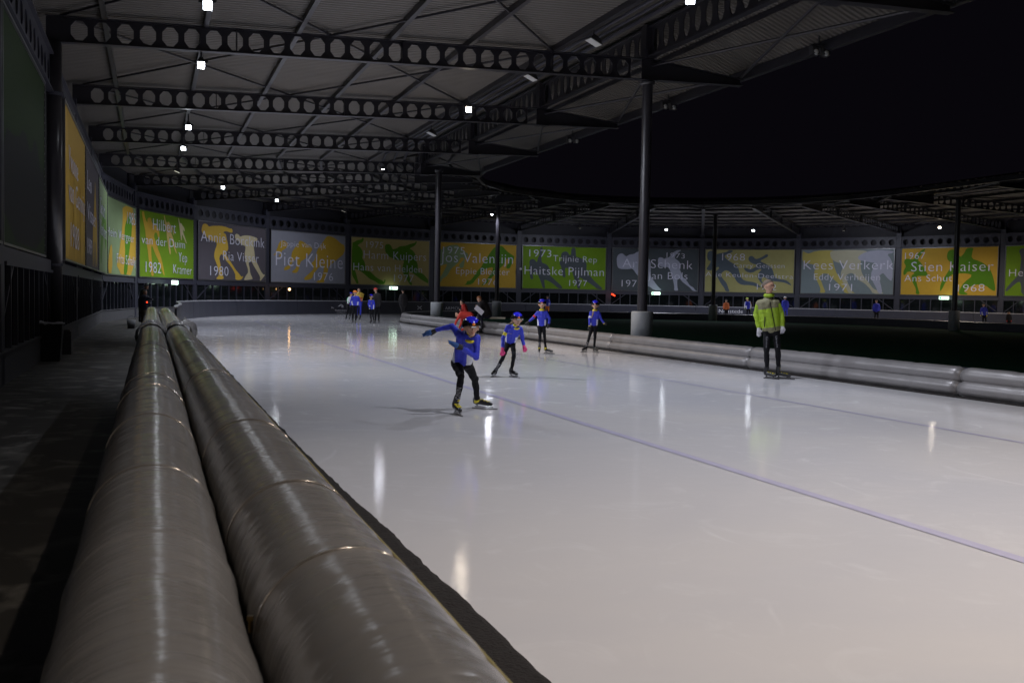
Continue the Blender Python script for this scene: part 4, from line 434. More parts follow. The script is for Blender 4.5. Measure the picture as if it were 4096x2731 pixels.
def banner(A, B, key, label, gl=.26, gr=.26, fwd=0.0, bgc=None, figs=None, texts=None):
    A = Vector((A[0], A[1])); B = Vector((B[0], B[1])); x = (B-A).normalized(); inn = Vector((x.y, -x.x))
    o = A+x*gl+inn*fwd; W = (B-A).length-gl-gr; H = ZB1-ZB0
    t = thing('banner_board', label, 'banner', mw=frame((o.x, o.y, ZB0), (x.x, x.y)), group='sports banners round the wall')
    if key: _, bgc, figs, texts = BY[key]
    mb = MB(); mb.box(.06, W-.06, .0, .03, .06, H-.06); mb.build('banner_sheet', PM[bgc], t)
    mb = MB(); f = .045
    mb.box(0, W, -.03, .05, H-f, H); mb.box(0, W, -.03, .05, 0, f); mb.box(0, f, -.03, .05, f, H-f); mb.box(W-f, W, -.03, .05, f, H-f); mb.build('frame', M['frame'], t)
    mb = MB(); k = int(H/.16)
    for i in range(k):
        z = .08+(H-.16)*i/(k-1)
        for xx in (.045, W-.085): mb.box(xx, xx+.04, -.012, -.004, z, z+.035)
    o2 = mb.build('lacing', M['lace'], t); o2['kind'] = 'stuff'
    for i, (c, pts) in enumerate(figs): silhouette(pts, W, H, -.006-.004*i, PM[c], t)
    for (s, bl, br, tl) in texts: lettering(s, t, bl, br, tl, W, H, LET, -.026)
    return t
for j, (key, label) in BL.items():
    a, b = Vat(j-1)[0], Vat(j)[0]; banner(a, b, key, label, fwd=.05)
S = {j: Vat(j)[0] for j in range(-8, 1)}
stripe = lambda x0, x1, c: (c, [(x0, .03), (x1, .03), (x1+.01, .5), (x1-.005, .97), (x0, .97), (x0-.01, .5)])
banner(S[-1], S[0], None, 'sage green banner with a green skater, seen edge-on beside the kink in the wall', .05, .05, .25, 'sage',
  [('leaf', [(.2, .3), (.35, .55), (.5, .8), (.75, .7), (.9, .4), (.8, .25), (.6, .5), (.45, .35), (.3, .1), (.2, .1)])], [['Gerard', (.1, .62), (.62, .62), (.1, .8)], ['Kemkers', (.1, .40), (.8, .40), (.1, .56)]])
banner(S[-2], S[-1], None, 'charcoal banner with a tall orange skater, seen edge-on between orange and sage ones', .05, .05, .25, 'charcoal',
  [('orange', [(.50, .03), (.56, .03), (.60, .35), (.66, .03), (.72, .03), (.70, .35), (.80, .05), (.88, .03), (.86, .4), (.80, .55), (.74, .72), (.70, .88), (.66, .72), (.60, .55), (.52, .4)])],
  [['Leo', (.08, .66), (.36, .66), (.08, .82)], ['Visser', (.08, .40), (.70, .40), (.08, .56)], ['1989', (.08, .12), (.40, .12), (.08, .26)]])
banner(S[-3], S[-2], None, 'large orange banner with white lettering beside the thick wall column', .28, .05, .25, 'orange',
  [('yellow', [(.0+.02, .03), (.2, .03), (.24, .4), (.16, .8), (.1, .97), (.02, .97)]), ('yellow', [(.42, .03), (.52, .03), (.50, .5), (.44, .75), (.38, .4)]), ('yellow', [(.72, .03), (.86, .03), (.80, .5), (.74, .62), (.70, .3)])],
  [['Yvonne', (.14, .60), (.56, .60), (.14, .76)], ['van Gennip', (.14, .40), (.92, .40), (.14, .56)], ['1988', (.22, .10), (.60, .10), (.22, .27)]])
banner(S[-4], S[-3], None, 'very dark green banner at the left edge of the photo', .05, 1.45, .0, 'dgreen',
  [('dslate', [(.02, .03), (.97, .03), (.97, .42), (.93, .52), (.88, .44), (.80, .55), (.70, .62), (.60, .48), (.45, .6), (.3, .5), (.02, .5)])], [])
banner(S[-5], S[-4], None, 'slate banner on the wall beside the photographer', .05, .05, .0, 'slate', [], [])

# one shared wall bay: cladding, cellular edge beam, sill beam, plinth, mullions, panes
LBAY = BAY
mb = MB(); nc = 11
for i in range(nc):  # round holes
    x0, x1 = .22+(LBAY-.44)*i/nc, .22+(LBAY-.44)*(i+1)/nc; xm = (x0+x1)/2; zm = 6.37; r = .235; t = .015
    cor = [(x1, 6.78), (x0, 6.78), (x0, 5.97), (x1, 5.97)]; P = [(xm+r*math.cos(math.pi/4+math.pi*k/8), zm+r*math.sin(math.pi/4+math.pi*k/8)) for k in range(16)]
    for s in range(4):
        for k in range(4):
            a, b = P[(s*4+k) % 16], P[(s*4+k+1) % 16]; mb.poly([(cor[s][0], 0, cor[s][1]), (b[0], 0, b[1]), (a[0], 0, a[1])])
        mb.poly([(cor[s][0], 0, cor[s][1]), (cor[(s+1) % 4][0], 0, cor[(s+1) % 4][1]), (P[(s*4+4) % 16][0], 0, P[(s*4+4) % 16][1])])
    for k in range(16):
        a, b = P[k], P[(k+1) % 16]; mb.quad((a[0], 0, a[1]), (b[0], 0, b[1]), (b[0], .03, b[1]), (a[0], .03, a[1]))
mb.box(.0, LBAY, -.08, .1, 6.78, 6.82); mb.box(.0, LBAY, -.08, .1, 5.93, 5.97)
edge_me = mb.mesh('cellular_beam', M['steel2'])
mb = MB(); mb.box(0, LBAY, .38, .46, -.03, 7.75); clad_me = mb.mesh('cladding', M['clad'])
mb = MB(); mb.box(.15, LBAY-.15, -.02, .14, 1.88, 2.13); mb.box(.15, LBAY-.15, -.06, -.021, 1.84, 1.90); sill_me = mb.mesh('sill_beam', M['steel2'])
mb = MB(); mb.box(.0, LBAY, -.02, .24, -.03, .46); mb.box(.0, LBAY, -.05, .24, .461, .50); plinth_me = mb.mesh('plinth', M['plinth'])
mb = MB(); mb.box(-.035, .035, -.01, .12, .5, 1.88); mull_me = mb.mesh('mullion', M['steel2'])
NPN = 9; WP = (LBAY-.4)/NPN
mb = MB(); mb.box(.04, WP-.04, .06, .075, .51, 1.87); pane_me = mb.mesh('glass_pane', M['glass'])
mb = MB(); mb.bar((.3, .14, 1.86), (1.75, .14, .95), .05, .05); mb.bar((LBAY-.3, .14, 1.86), (LBAY-1.75, .14, .95), .05, .05); mb.bar((.3, .03, 1.0), (1.5, .03, 1.86), .05, .06); mb.bar((LBAY-.3, .03, 1.0), (LBAY-1.5, .03, 1.86), .05, .06); diag_me = mb.mesh('diagonal_brace', M['steel2'])
mb = MB(); mb.box(-.19, .19, -.02, .30, -.03, 7.25); col_me = mb.mesh('wall_column', M['steel2'])
WALLLAB = dict(zip(range(1, 13), ['dark glazed wall bay '+a for a in ('under the sage and orange banner at the left', 'under the bright green banner, behind the leaning men', 'under the charcoal banner', 'with the amber lamp under the blue-grey banner', 'under the ochre banner behind the distant group',
 'behind the people in red and black coats', 'under the green banner behind the standing girls', 'behind the tallest post', 'under the khaki banner left of the man in lime', 'right of the man in lime, under the grey-blue banner', 'behind the last post at the right', 'at the right picture edge')]))
WALLLAB.update({0: 'glazed wall bay with plinth below the edge-on sage banner', -1: 'glazed wall bay with plinth below the edge-on charcoal banner', -2: 'glazed wall bay with plinth below the large orange banner', -3: 'dark glazed wall bay below the very dark green banner',
  -4: 'wall bay beside the photographer', -5: 'wall bay just behind the photographer', -6: 'farthest wall bay behind the photographer'})
for j in range(J0+1, J1+1):
    a, b = Vat(j-1)[0], Vat(j)[0]; x = b-a
    t = thing('wall_bay', WALLLAB.get(j, 'wall bay %s beyond the right edge of the photo' % ['first', 'second', 'third'][min(2, max(0, j-13))]), 'wall', mw=frame((a.x, a.y, 0), x), group='glazed wall bays round the track')
    for me in (edge_me, clad_me, sill_me, plinth_me, diag_me): link(me.name, me, t)
    for i in range(NPN+1): link('mullion', mull_me, t, Matrix.Translation((.2+WP*i, 0, 0)))
    for i in range(NPN): link('glass_pane', pane_me, t, Matrix.Translation((.2+WP*i, 0, 0)))
names = {1: 'sage and orange', 2: 'bright green', 3: 'charcoal', 4: 'blue-grey', 5: 'ochre', 6: 'orange one crossed by a slim post, a', 7: 'green 1973', 8: 'dark slate', 9: 'khaki', 10: 'grey-blue mustard', 11: 'right-hand orange', 12: ''}
for j in range(J0+1, J1+1):
    if j == -3: continue
    p, e = Vat(j)
    if j in BL and j+1 in BL: lab = 'dark wall column right of the %s banner' % names[j]
    elif j == 0: lab = 'wall column at the kink between the sage banners'
    elif j < 0: lab = ['', 'wall column behind the joint of charcoal and sage banners', 'wall column behind the joint of orange and charcoal banners', '', 'wall column at the left picture edge', 'wall column beside the photographer', 'wall column behind the photographer'][-j]
    elif j == 12: lab = 'wall column at the right picture edge'
    else: lab = 'wall column beyond the right edge, number %s' % ['one', 'two', 'three', 'four'][j-13]
    o = link('wall_column', col_me, None, frame((p.x, p.y, 0), (e.y*-1, e.x) if j > 0 else (D.x, D.y))); tag(o, lab, 'column', 'wall columns between banners')
# thick round column in front of the wall, on its plinth
p = S[-3]; t = thing('round_column', 'thick dark round column on a square plinth at the left', 'column', (p.x, p.y, 0))
mb = MB(); mb.tube([(0, 0, .5), (0, 0, 7.1)], .235, 28, caps=True); o = mb.build('shaft', M['post'], t, True)
mb = MB(); mb.tube([(0, 0, 5.88), (0, 0, 5.96)], .26, 24); mb.tube([(0, 0, 2.0), (0, 0, 2.06)], .25, 24); mb.build('collar', M['steel2'], t)
mb = MB(); mb.box(-.28, .28, -.30, .22, -.03, .50); mb.box(-.25, .25, -.27, .19, .5, .54); o = mb.build('plinth_block', M['plinth'], t); o.matrix_local = frame((.14, .02, 0), (D.x, D.y))

# wall-mounted things
for (x, y, z, lab) in ((-20.03, 57.49, 1.95, 'lit green-white exit sign under the bright green banner'), (-9.71, 78.59, 1.99, 'lit exit sign under the ochre banner'),
    (12.46, 86.23, 2.0, 'lit exit sign under the slate banner beside the tall post'), (33.4, 76.15, 2.0, 'lit exit sign under the orange banner at the right')):
    e = (C-Vector((x, y))).normalized(); x += e.x*.35; y += e.y*.35
    t = thing('exit_sign', lab, 'exit sign', mw=frame((x, y, z-.02), (-e.y, e.x)), group='lit exit signs under the banners')
    mb = MB(); mb.box(-.36, .36, -.05, .05, -.115, .115); mb.build('light_box', M['exitm'], t)
    mb = MB(); mb.box(-.33, -.18, -.056, .056, -.09, .09); mb.build('green_field', M['exitg'], t)
    mb = MB(); mb.box(-.02, .02, -.02, .02, .115, .25); mb.build('hanger', M['house'], t)
e = (C-Vector((-16.14, 70.64))).normalized()
t = thing('amber_lamp', 'round amber lamp glowing behind the wall under the blue-grey banner', 'lamp', mw=frame((-16.14+e.x*.2, 70.64+e.y*.2, 1.70), (-e.y, e.x)))
mb = MB(); mb.ball((0, 0, 0), .085); mb.build('bulb', M['amber'], t, True); mb = MB(); mb.box(-.11, .11, -.05, .1, .085, .12); mb.build('hood', M['house'], t)
e = (C-Vector((8.74, 86.22))).normalized(); mb = MB(); mb.bar((-.16, 0, .12), (.14, 0, -.06), .05, .09)
tag(mb.build('red_light', M['red'], smooth=False), 'small slanted red light under the green banner of 1973', 'light').matrix_world = frame((8.74+e.x*.25, 86.22+e.y*.25, 1.75), (-e.y, e.x))
e = (C-Vector((.52, 84.58))).normalized(); t = thing('camera_dome', 'small white camera dome between the orange and green banners', 'camera', mw=frame((.52+e.x*.25, 84.58+e.y*.25, 3.83), (-e.y, e.x)))
mb = MB(); mb.ball((0, 0, 0), .12, sc=(1, 1, .9)); mb.build('dome', M['white'], t, True); mb = MB(); mb.box(-.04, .04, 0, .2, .08, .14); mb.build('arm', M['house'], t)
# ---------------------------------------------------------------- rink boards along the bend
def arc(n, a0, a1, k=6): r = NC-n; return [(C.x+r*math.cos(a0+(a1-a0)*i/k), C.y+r*math.sin(a0+(a1-a0)*i/k)) for i in range(k+1)]
segs = [([tuple((D*u+N*n).xy if False else (D*u+N*n)) for u, n in ((33.5, .76), (37, .86), (41, 1.10))], 'first navy board section where the silver crash tubes end'),
        ([tuple(D*u+N*n) for u, n in ((41, 1.10), (44, 1.16), (UC, 1.16))], 'navy board section behind the far end of the crash tubes')]
bl = ['left of the amber lamp reflection', 'below the blue-grey banner', 'with the thin white wing emblem, behind the orange-hatted skater', 'behind the skaters with blue and red hats', 'with white lettering behind the pedestal and the people in red',
      'below the green banner of 1973', 'behind the tallest grey pedestal', 'with the white word behind the far orange skater', 'behind the shoulder of the man in lime', 'below the grey-blue banner', 'left of the last visible post', 'at the right edge of the photo']
for i in range(12): segs.append((arc(1.16, A0-math.pi*i/12, A0-math.pi*(i+1)/12), 'navy board section '+bl[i]))
segs.append(([tuple(D*u+N*(2*NC-1.16)) for u in (UC, 40, 30)], 'navy board section beyond the right picture edge'))
for pts, lab in segs:
    t = thing('rink_board', lab, 'rink boards', group='navy boards round the bend'); mbp, mbr = MB(), MB()
    P = [Vector((a[0], a[1])) for a in pts]; off = []
    for i in range(len(P)):
        d = (P[min(i+1, len(P)-1)]-P[max(i-1, 0)]).normalized(); off.append(Vector((-d.y, d.x)))   # outwards
    sgn = -1 if (off[0].dot(C-P[0]) > 0) else 1
    for i in range(len(P)-1):
        a, b, oa, ob = P[i], P[i+1], off[i]*sgn, off[i+1]*sgn
        sh = (b-a)*.002 if i == 0 else Vector((0, 0))
        a = a+(b-a).normalized()*(.012 if i == 0 else 0); b = b-(b-a).normalized()*(.012 if i == len(P)-2 else 0)
        def sl(mb, y0, y1, z0, z1): mb.hexa([(*(a+oa*y0), z0), (*(b+ob*y0), z0), (*(b+ob*y1), z0), (*(a+oa*y1), z0)], [(*(a+oa*y0), z1), (*(b+ob*y0), z1), (*(b+ob*y1), z1), (*(a+oa*y1), z1)])
        sl(mbp, 0, .07, .0, .90); sl(mbr, -.02, .10, .90, .955)
    mbp.build('board_panel', M['board'], t); mbr.build('top_rail', M['rail'], t)
    if 'white lettering' in lab: t_ua = t
    if 'white word' in lab: t_ned = t
    if 'wing emblem' in lab: t_wing = t
def boardtext(s, x, y, z, h, w, parent, mtl=None):
    e = (C-Vector((x, y))).normalized(); a = C-e*(NC-1.16-.035)
    me = text_mesh(s, 'lettering', mtl or M['white'], .003); xs = [v.co.x for v in me.vertices]; x0, x1 = min(xs), max(xs)
    for v in me.vertices: X, Y, Z = v.co; v.co = ((X-x0)/(x1-x0)*w-w/2, -Z, Y*h/.7)
    return link('lettering', me, parent, frame((a.x, a.y, z), (-e.y, e.x)))
boardtext('UNDER ARMOUR', -5.25, 78.45, .34, .24, 3.3, t_ua)
mb = MB()
for s in (-1, 1):
    mb.bar((s*.20, 0, .26), (s*.02, 0, .15), .02, .05); mb.bar((s*.20, 0, .0), (s*.02, 0, .11), .02, .05)
e = (C-Vector((-7.2, 76.9))).normalized(); a = C-e*(NC-1.16-.035); link('emblem', mb.mesh('emblem', M['white']), t_ua, frame((a.x, a.y, .34), (-e.y, e.x)))
boardtext('Nedstede', 18.2, 82.3, .45, .30, 1.95, t_ned)
boardtext('De', -12.9, 70.6, .38, .12, .25, t_wing); boardtext('Vechtsebanen', -12.35, 71.3, .20, .12, 1.25, t_wing); boardtext('UTRECHT', -12.35, 71.3, .06, .07, .9, t_wing)
mb = MB()
for i in range(4): mb.tube([(.05+.05*i, 0, .42+.015*i), (.35, 0, .60-.03*i), (.62, 0, .50-.05*i), (.42, 0, .43-.02*i)], .009, 5)
e = (C-Vector((-12.6, 71.0))).normalized(); a = C-e*(NC-1.16-.035); link('wing_emblem', mb.mesh('wing_emblem', M['white']), t_wing, frame((a.x, a.y, .1), (-e.y, e.x)))

# ---------------------------------------------------------------- crash tubes along the outer edge (beside the camera)
RT = .200
def crinkle(u, ph, amp=1.0):
    v = noise.noise(Vector((u*9, ph, 0)))*.0020+noise.noise(Vector((u*24, ph, 3)))*.0044+noise.noise(Vector((u*3, ph, 7)))*.003
    return v*amp
def crash_tube(name, label, n, z, u0, u1, ph, mtl, group, hoops=()):
    t = thing(name, label, 'crash tube', tuple(un(u0, n, z)), group=group); o0 = un(u0, n, z)
    seams = []; u = u0+.4
    rnd = random.Random(ph)
    while u < u1: seams.append((u, rnd.choice([.004, .006, .009]))); u += rnd.uniform(.35, 1.5)
    us = []; u = u0
    while u < u1: us.append(u); u += .022 if u < 5 else (.04 if u < 12 else .09)
    us.append(u1); mb = MB(); seg = 40; v = []; f = []
    rings = len(us)
    for i, u in enumerate(us):
        e = min(u-u0, u1-u)
        pinch = sum(d*math.exp(-((u-s)/.018)**2) for s, d in seams if abs(u-s) < .1)
        r = RT+pinch*.6-.05*math.exp(-(e/.10)**2)
        c = un(u, n, z)-o0+Vector((0, 0, noise.noise(Vector((u*.8, ph, 0)))*.004))
        for k in range(seg):
            a = 2*math.pi*k/seg
            rr = r+crinkle(u, ph+math.cos(a)*.7, 1.0)+noise.noise(Vector((u*17, math.cos(a)*.9, math.sin(a)*.9+ph)))*.0016*(1+1.2*math.exp(-(e/.5)**2))
            w = c+Vector((N.x, N.y, 0))*math.cos(a)*rr+Vector((0, 0, 1))*math.sin(a)*rr; v.append(tuple(w))
    for i in range(rings-1):
        for k in range(seg): a = i*seg+k; b = i*seg+(k+1) % seg; f.append((a, b, b+seg, a+seg))
    f.append(tuple(range(seg))); f.append(tuple((rings-1)*seg+k for k in range(seg))[::-1])
    me = bpy.data.meshes.new('tube_cover'); me.from_pydata(v, [], f); me.materials.append(mtl); me.polygons.foreach_set('use_smooth', [True]*len(f)); me.update()
    link('tube_cover', me, t)
    for h in hoops:
        m2 = MB(); r = RT+.003
        m2.tube([un(h+.03*math.sin(a*1.3+h), n, z)-o0+Vector((N.x, N.y, 0))*math.cos(a)*r+Vector((0, 0, 1))*math.sin(a)*r for a in [math.pi*q/24 for q in range(-5, 30)]], .0030, 6); m2.build('piping', M['hoop'], t, True)
    return t
GT = 'silver crash tubes beside the walkway'
crash_tube('crash_tube', 'near upper silver crash tube, left of the pair running away from the camera', .0, .72, .35, 17.7, 1.3, M['tube'], GT, (3.46, 4.87, 6.4, 7.3, 11.2))
crash_tube('crash_tube', 'near silver crash tube on the ice side, right of the pair', .419, .716, .35, 17.6, 5.1, M['tube'], GT, (2.25, 3.1, 4.6, 7.6, 12))
crash_tube('crash_tube', 'far silver crash tube on the walkway side, where two men lean', .0, .72, 17.8, 35.2, 9.7, M['tube'], GT)
crash_tube('crash_tube', 'far silver crash tube on the ice side, ending at the navy boards', .419, .716, 17.72, 34.6, 12.4, M['tube'], GT)
# gathered cloth where the tubes join
for n, z, ph, lab in ((.0, .725, 2, 'gathered silver cloth at the joint of the left crash tubes'), (.43, .715, 6, 'bunched silver cloth hanging over the joint of the right crash tubes')):
    v = []; f = []; seg = 40; K = 26; o0 = un(17.7, n, z)
    for i in range(K):
        u = 17.25+.9*i/(K-1)
        for k in range(seg):
            a = 2*math.pi*k/seg; rr = RT+.012+.055*abs(noise.noise(Vector((u*9, math.cos(a)*2, math.sin(a)*2+ph))))+.03*math.sin(math.pi*i/(K-1))
            if math.cos(a) > .3 and n > .3: rr += .06*noise.noise(Vector((u*5, a*2, ph)))+.05*math.sin(math.pi*i/(K-1))
            v.append(tuple(un(u, n, z)-o0+Vector((N.x, N.y, 0))*math.cos(a)*rr+Vector((0, 0, 1))*math.sin(a)*rr))
    for i in range(K-1):
        for k in range(seg): a = i*seg+k; b = i*seg+(k+1) % seg; f.append((a, b, b+seg, a+seg))
    me = bpy.data.meshes.new('tube_cloth'); me.from_pydata(v, [], f); me.materials.append(M['tube']); me.polygons.foreach_set('use_smooth', [True]*len(f)); me.update()
    o = link('tube_cloth', me); o.location = o0; tag(o, lab, 'cloth')
# low barrier that carries the tubes
t = thing('tube_barrier', 'dark low barrier under the pair of silver crash tubes', 'barrier')
mb = MB(); mb.hexa([un(.3, .0, -.03), un(.3, .50, -.03), un(35, .50, -.03), un(35, .0, -.03)], [un(.3, .08, .52), un(.3, .42, .52), un(35, .42, .52), un(35, .08, .52)]); mb.build('barrier_wall', M['steel2'], t)
mb = MB(); mb.hexa([un(.3, .56, .0), un(.3, .585, .0), un(35, .585, .0), un(35, .56, .0)], [un(.3, .56, .60), un(.3, .585, .60), un(35, .585, .60), un(35, .56, .60)]); mb.build('skirt', M['steel2'], t)
mb = MB(); mb.tube([un(.3+.25*i, .5785+.0015*math.sin(i), .838) for i in range(138)], .0045, 6); mb.build('edge_cord', M['cord'], t, True)
mb = MB(); q = un(2.25, .2095, .735); mb.tube([q, q+Vector((0, 0, .028))], .005, 8); mb.box(q.x-.007, q.x+.007, q.y-.005, q.y+.005, q.z+.028, q.z+.038); mb.build('brass_clip', M['brass'], t)
# rubber mat on the ice edge with a ragged border
v = []; f = []; K = 520
for i in range(K):
    u = .5+ (34-.5)*(i/(K-1))**1.7
    w = 1.335+.11*math.exp(-(max(0, u-3.5)/3.6)**2)+.03*noise.noise(Vector((u*2.1, 3, 0)))+.016*noise.noise(Vector((u*8, 9, 0)))
    for n, z in ((.59, .004), (.62, .05), (w-.05, .045+.012*noise.noise(Vector((u*12, 1, 1)))), (w-.012, .028), (w, .003)): q = un(u, n, z); v.append(tuple(q))
for i in range(K-1):
    for k in range(4): a = i*5+k; f.append((a, a+1, a+6, a+5))
me = bpy.data.meshes.new('rubber_mat'); me.from_pydata(v, [], f); me.materials.append(M['matb']); me.polygons.foreach_set('use_smooth', [True]*len(f)); me.update()
tag(link('rubber_mat', me), 'dark brown ragged mat lying on the ice beside the crash tubes', 'mat')

# ---------------------------------------------------------------- stacked cushions on the infield edge
def inner_pts(s0, s1, n, z, k=10):
    """s runs from 0 at u=-6 along the straight, round the bend, and back"""
    r = NC-n; Ls = UC+6; La = math.pi*(NC-12.33); out = []
    for i in range(k+1):
        s = s0+(s1-s0)*i/k
        if s < Ls: q = un(s-6, n, z)
        elif s < Ls+La: a = A0-(s-Ls)/(NC-12.33); q = Vector((C.x+r*math.cos(a), C.y+r*math.sin(a), z))
        else: q = un(UC-(s-Ls-La), 2*NC-n, z)
        out.append(q)
    return out
LS = UC+6; LA = math.pi*(NC-12.33); GI = 'stacked grey crash cushions round the infield'
cuts = [0, 12, 18.5, 24.5, 31.4, 38, 45, LS]+[LS+LA*i/7 for i in range(1, 8)]+[LS+LA+10, LS+LA+20]
il = ['stacked cushions beside the photographer, out of view to the right', 'nearest visible stacked grey cushions at the right picture edge', 'stacked grey cushions right of the man in lime', 'stacked grey cushions behind the legs of the man in lime',
 'stacked grey cushions with frost on top behind the standing girls', 'stacked grey cushions behind the bending girl', 'stacked grey cushions beside the kneeling people', 'cushion section right of the red-hatted group where the bend begins', 'cushion section in the bend in front of the wing emblem',
 'cushion section behind the left grey pedestal', 'cushion section behind the people in red and black coats', 'far cushion section behind the two standing girls', 'far cushion section in front of the white word', 'far cushion section behind the man in lime', 'far cushion section right of the last post', 'cushion section along the far straight']
for i in range(len(cuts)-1):
    a, b = cuts[i]+.008, cuts[i+1]-.008; k = max(8, int((b-a)/.12))
    t = thing('crash_cushion', il[min(i, len(il)-1)], 'crash cushion', group=GI)
    for nm, n, z, r, ph in (('lower_tube', 12.36, .135, .140, i*3.1), ('upper_tube', 12.43, .345, .145, i*5.3+1)):
        P = inner_pts(a, b, n, z, k); rad = []
        for q in range(k+1):
            s = (b-a)*q/k; e = min(s, b-a-s)
            rad.append(r-.022*math.exp(-(e/.05)**2)-(.010 if (q % max(3, int(1.15*k/(b-a)))) == 0 else 0)+.005*noise.noise(Vector((s*5+ph, ph, 0))))
        mb = MB(); mb.tube(P, rad, 18); o = mb.build(nm, M['tube2'], t, True)
    mb = MB(); P = inner_pts(a, b, 12.56, .24, max(6, k//6))
    for p, q in zip(P, P[1:]): mb.bar(p, q, .05, .46)
    mb.build('backing_board', M['steel2'], t)
    mb = MB(); P = inner_pts(a, b, 12.21, .012, max(6, k//6))
    for p, q in zip(P, P[1:]): mb.bar(p, q, .10, .022)
    mb.build('base_strip', M['matb'], t)

# ---------------------------------------------------------------- floodlights: the lit ones light the place
def floodlight(x, y, z, label, kind='cool', power=500, look=None, top=None, size=(.27, .15), twin=False, lamp=True, spot=(.45, 152), group='lit floodlights under the canopy'):
    t = thing('floodlight', label, 'floodlight', (x, y, z), group=group)
    c = Vector((-x, -y)).normalized() if look is None else Vector(look).normalized()
    nrm = Vector((c.x*.34, c.y*.34, -.92)).normalized(); yy = Vector((-c.y, c.x, 0)); xx = yy.cross(nrm)
    mw = Matrix(((xx.x, yy.x, nrm.x, 0), (xx.y, yy.y, nrm.y, 0), (xx.z, yy.z, nrm.z, 0), (0, 0, 0, 1)))
    w, h = size
    mb = MB(); mb.hexa([(-w*.35, -h*.35, -.14), (w*.35, -h*.35, -.14), (w*.35, h*.35, -.14), (-w*.35, h*.35, -.14)], [(-w*.5-.02, -h*.5-.02, -.01), (w*.5+.02, -h*.5-.02, -.01), (w*.5+.02, h*.5+.02, -.01), (-w*.5-.02, h*.5+.02, -.01)])
    mb.box(-w*.2, w*.2, -.05, .05, -.2, -.14); link('housing', mb.mesh('housing', M['house']), t, mw)
    mb = MB(); mb.box(-w*.5, w*.5, -h*.5, h*.5, -.008, .004); link('lens', mb.mesh('lens', M[kind]), t, mw)
    mb = MB(); tp = (top or (7.35-z)); mb.box(-.02, .02, -.02, .02, .12, max(.2, tp)); mb.box(-.17, .17, -.015, .015, .05, .12); mb.build('bracket', M['house'], t)
    if lamp:
        L = bpy.data.lights.new('floodlight_lamp', 'SPOT'); L.energy = power; L.spot_size = R(spot[1]); L.spot_blend = .8; L.shadow_soft_size = .07
        L.color = (1, .86, .73) if kind == 'warm' else (.84, .88, 1.0)
        lo = bpy.data.objects.new('floodlight_lamp', L); COL.objects.link(lo); lo.parent = t; lo.location = nrm*.06
        uu = D.x*x+D.y*y; inn = N if uu < UC else (C-Vector((x, y))).normalized()
        if abs(N.x*x+N.y*y) > 6 and uu < UC: inn = Vector((0, 0))
        lo.rotation_euler = Vector((inn.x*spot[0], inn.y*spot[0], -1)).to_track_quat('-Z', 'Y').to_euler()
    return t
PW = 760
FL = [(-5.9, 19.0, 6.9, 'bright white floodlight at the top left, nearest in the row over the walkway', 'cool', 1.0),
 (-7.6, 24.0, 6.9, 'second white floodlight of the left row, just under the nearest roof beam', 'cool', .9),
 (-10.9, 33.1, 6.9, 'third white floodlight of the left row, in front of a roof beam', 'cool', .8),
 (-12.7, 38.0, 6.9, 'fourth white floodlight of the left row, close below the third', 'cool', .8),
 (-15.3, 52.0, 6.9, 'white floodlight above the bright green banner', 'cool', .8),
 (-14.1, 58.8, 6.9, 'white floodlight above the blue-grey banner', 'cool', .8),
 (-1.4, 29.3, 6.95, 'warm floodlight glowing in front of the second roof beam', 'warm', 1.0),
 (3.12, 18.15, 6.93, 'floodlight cut by the top edge of the photo', 'cool', .8),
 (11.9, 77.4, 6.9, 'white floodlight above the dark slate banner, right of the tall post', 'cool', .7),
 (18.5, 76.6, 6.9, 'bluish floodlight above the khaki banner', 'cool', .7),
 (30.1, 70.1, 6.9, 'warm floodlight above the orange banner at the right', 'warm', .8),
 (-6.2, 46.6, 7.35, 'floodlight half hidden behind the roof beams above the ochre banner', 'cool', .5)]
for (x, y, z, lab, kd, f) in FL:
    far = y > 45; floodlight(x, y, z, lab, kd, PW*f*(2.8 if far else 2.1), look=(x, y) if 'half hidden' in lab else None, spot=((.0, 165) if far else (.75, 128)))
for (x, y, lab) in ((-11.3, 65.6, 'dim floodlight turned to the wall above the ochre banner'), (5.1, 77.2, 'dim floodlight turned to the wall above the green banner'), (24.8, 74.4, 'dim floodlight turned to the wall above the grey-blue banner'), (-15.5, 45.5, 'added dim floodlight turned to the wall near the kink')):  # the lamp near the kink is added to brighten the banners there
    o = (Vector((x, y))-C).normalized(); floodlight(x, y, 6.9, lab, 'dim', PW*(.75 if x > -15 else .3), look=(o.x, o.y), spot=(-.8, 150), size=(.24, .14), group='floodlights turned to the wall')
floodlight(-1.5, 66.0, 6.9, 'small distant floodlight beside the slim dark post', 'cool', PW*.4, size=(.14, .12))
for i, (u, n, kd, f) in enumerate(((3.0, 9.1, 'warm', 2.05), (-7.0, 9.1, 'warm', 1.5), (8.0, 6.0, 'cool', 1.3), (-1.0, 2.8, 'warm', 1.2))):  # unseen; those nearest the tubes are added to brighten them and the floor
    q = un(u, n); floodlight(q.x, q.y, 6.9, 'unseen floodlight above the photographer, number %s over the ice' % ['one', 'two', 'three', 'four'][i], kd, PW*f, spot=(0, 165 if n < 3 else 140))
q = un(40, 50); floodlight(q.x, q.y, 6.9, 'floodlight over the far straight beyond the right edge', 'warm', PW*.8)
for i, (u, n, z, lab) in enumerate(((23.3, 10.59, 8.0, 'switched-off floodlight with pale lens above the right end of the nearest beam'), (27.8, 10.6, 8.0, 'switched-off floodlight with pale lens between first and second beam'), (39.1, 10.65, 8.0, 'switched-off floodlight with pale lens above the third beam'))):
    q = un(u, n); floodlight(q.x, q.y, z, lab, 'unlit', look=(D.x*-.2-N.x, D.y*-.2-N.y), top=.35, size=(.36, .26), lamp=False, group='switched-off floodlights')
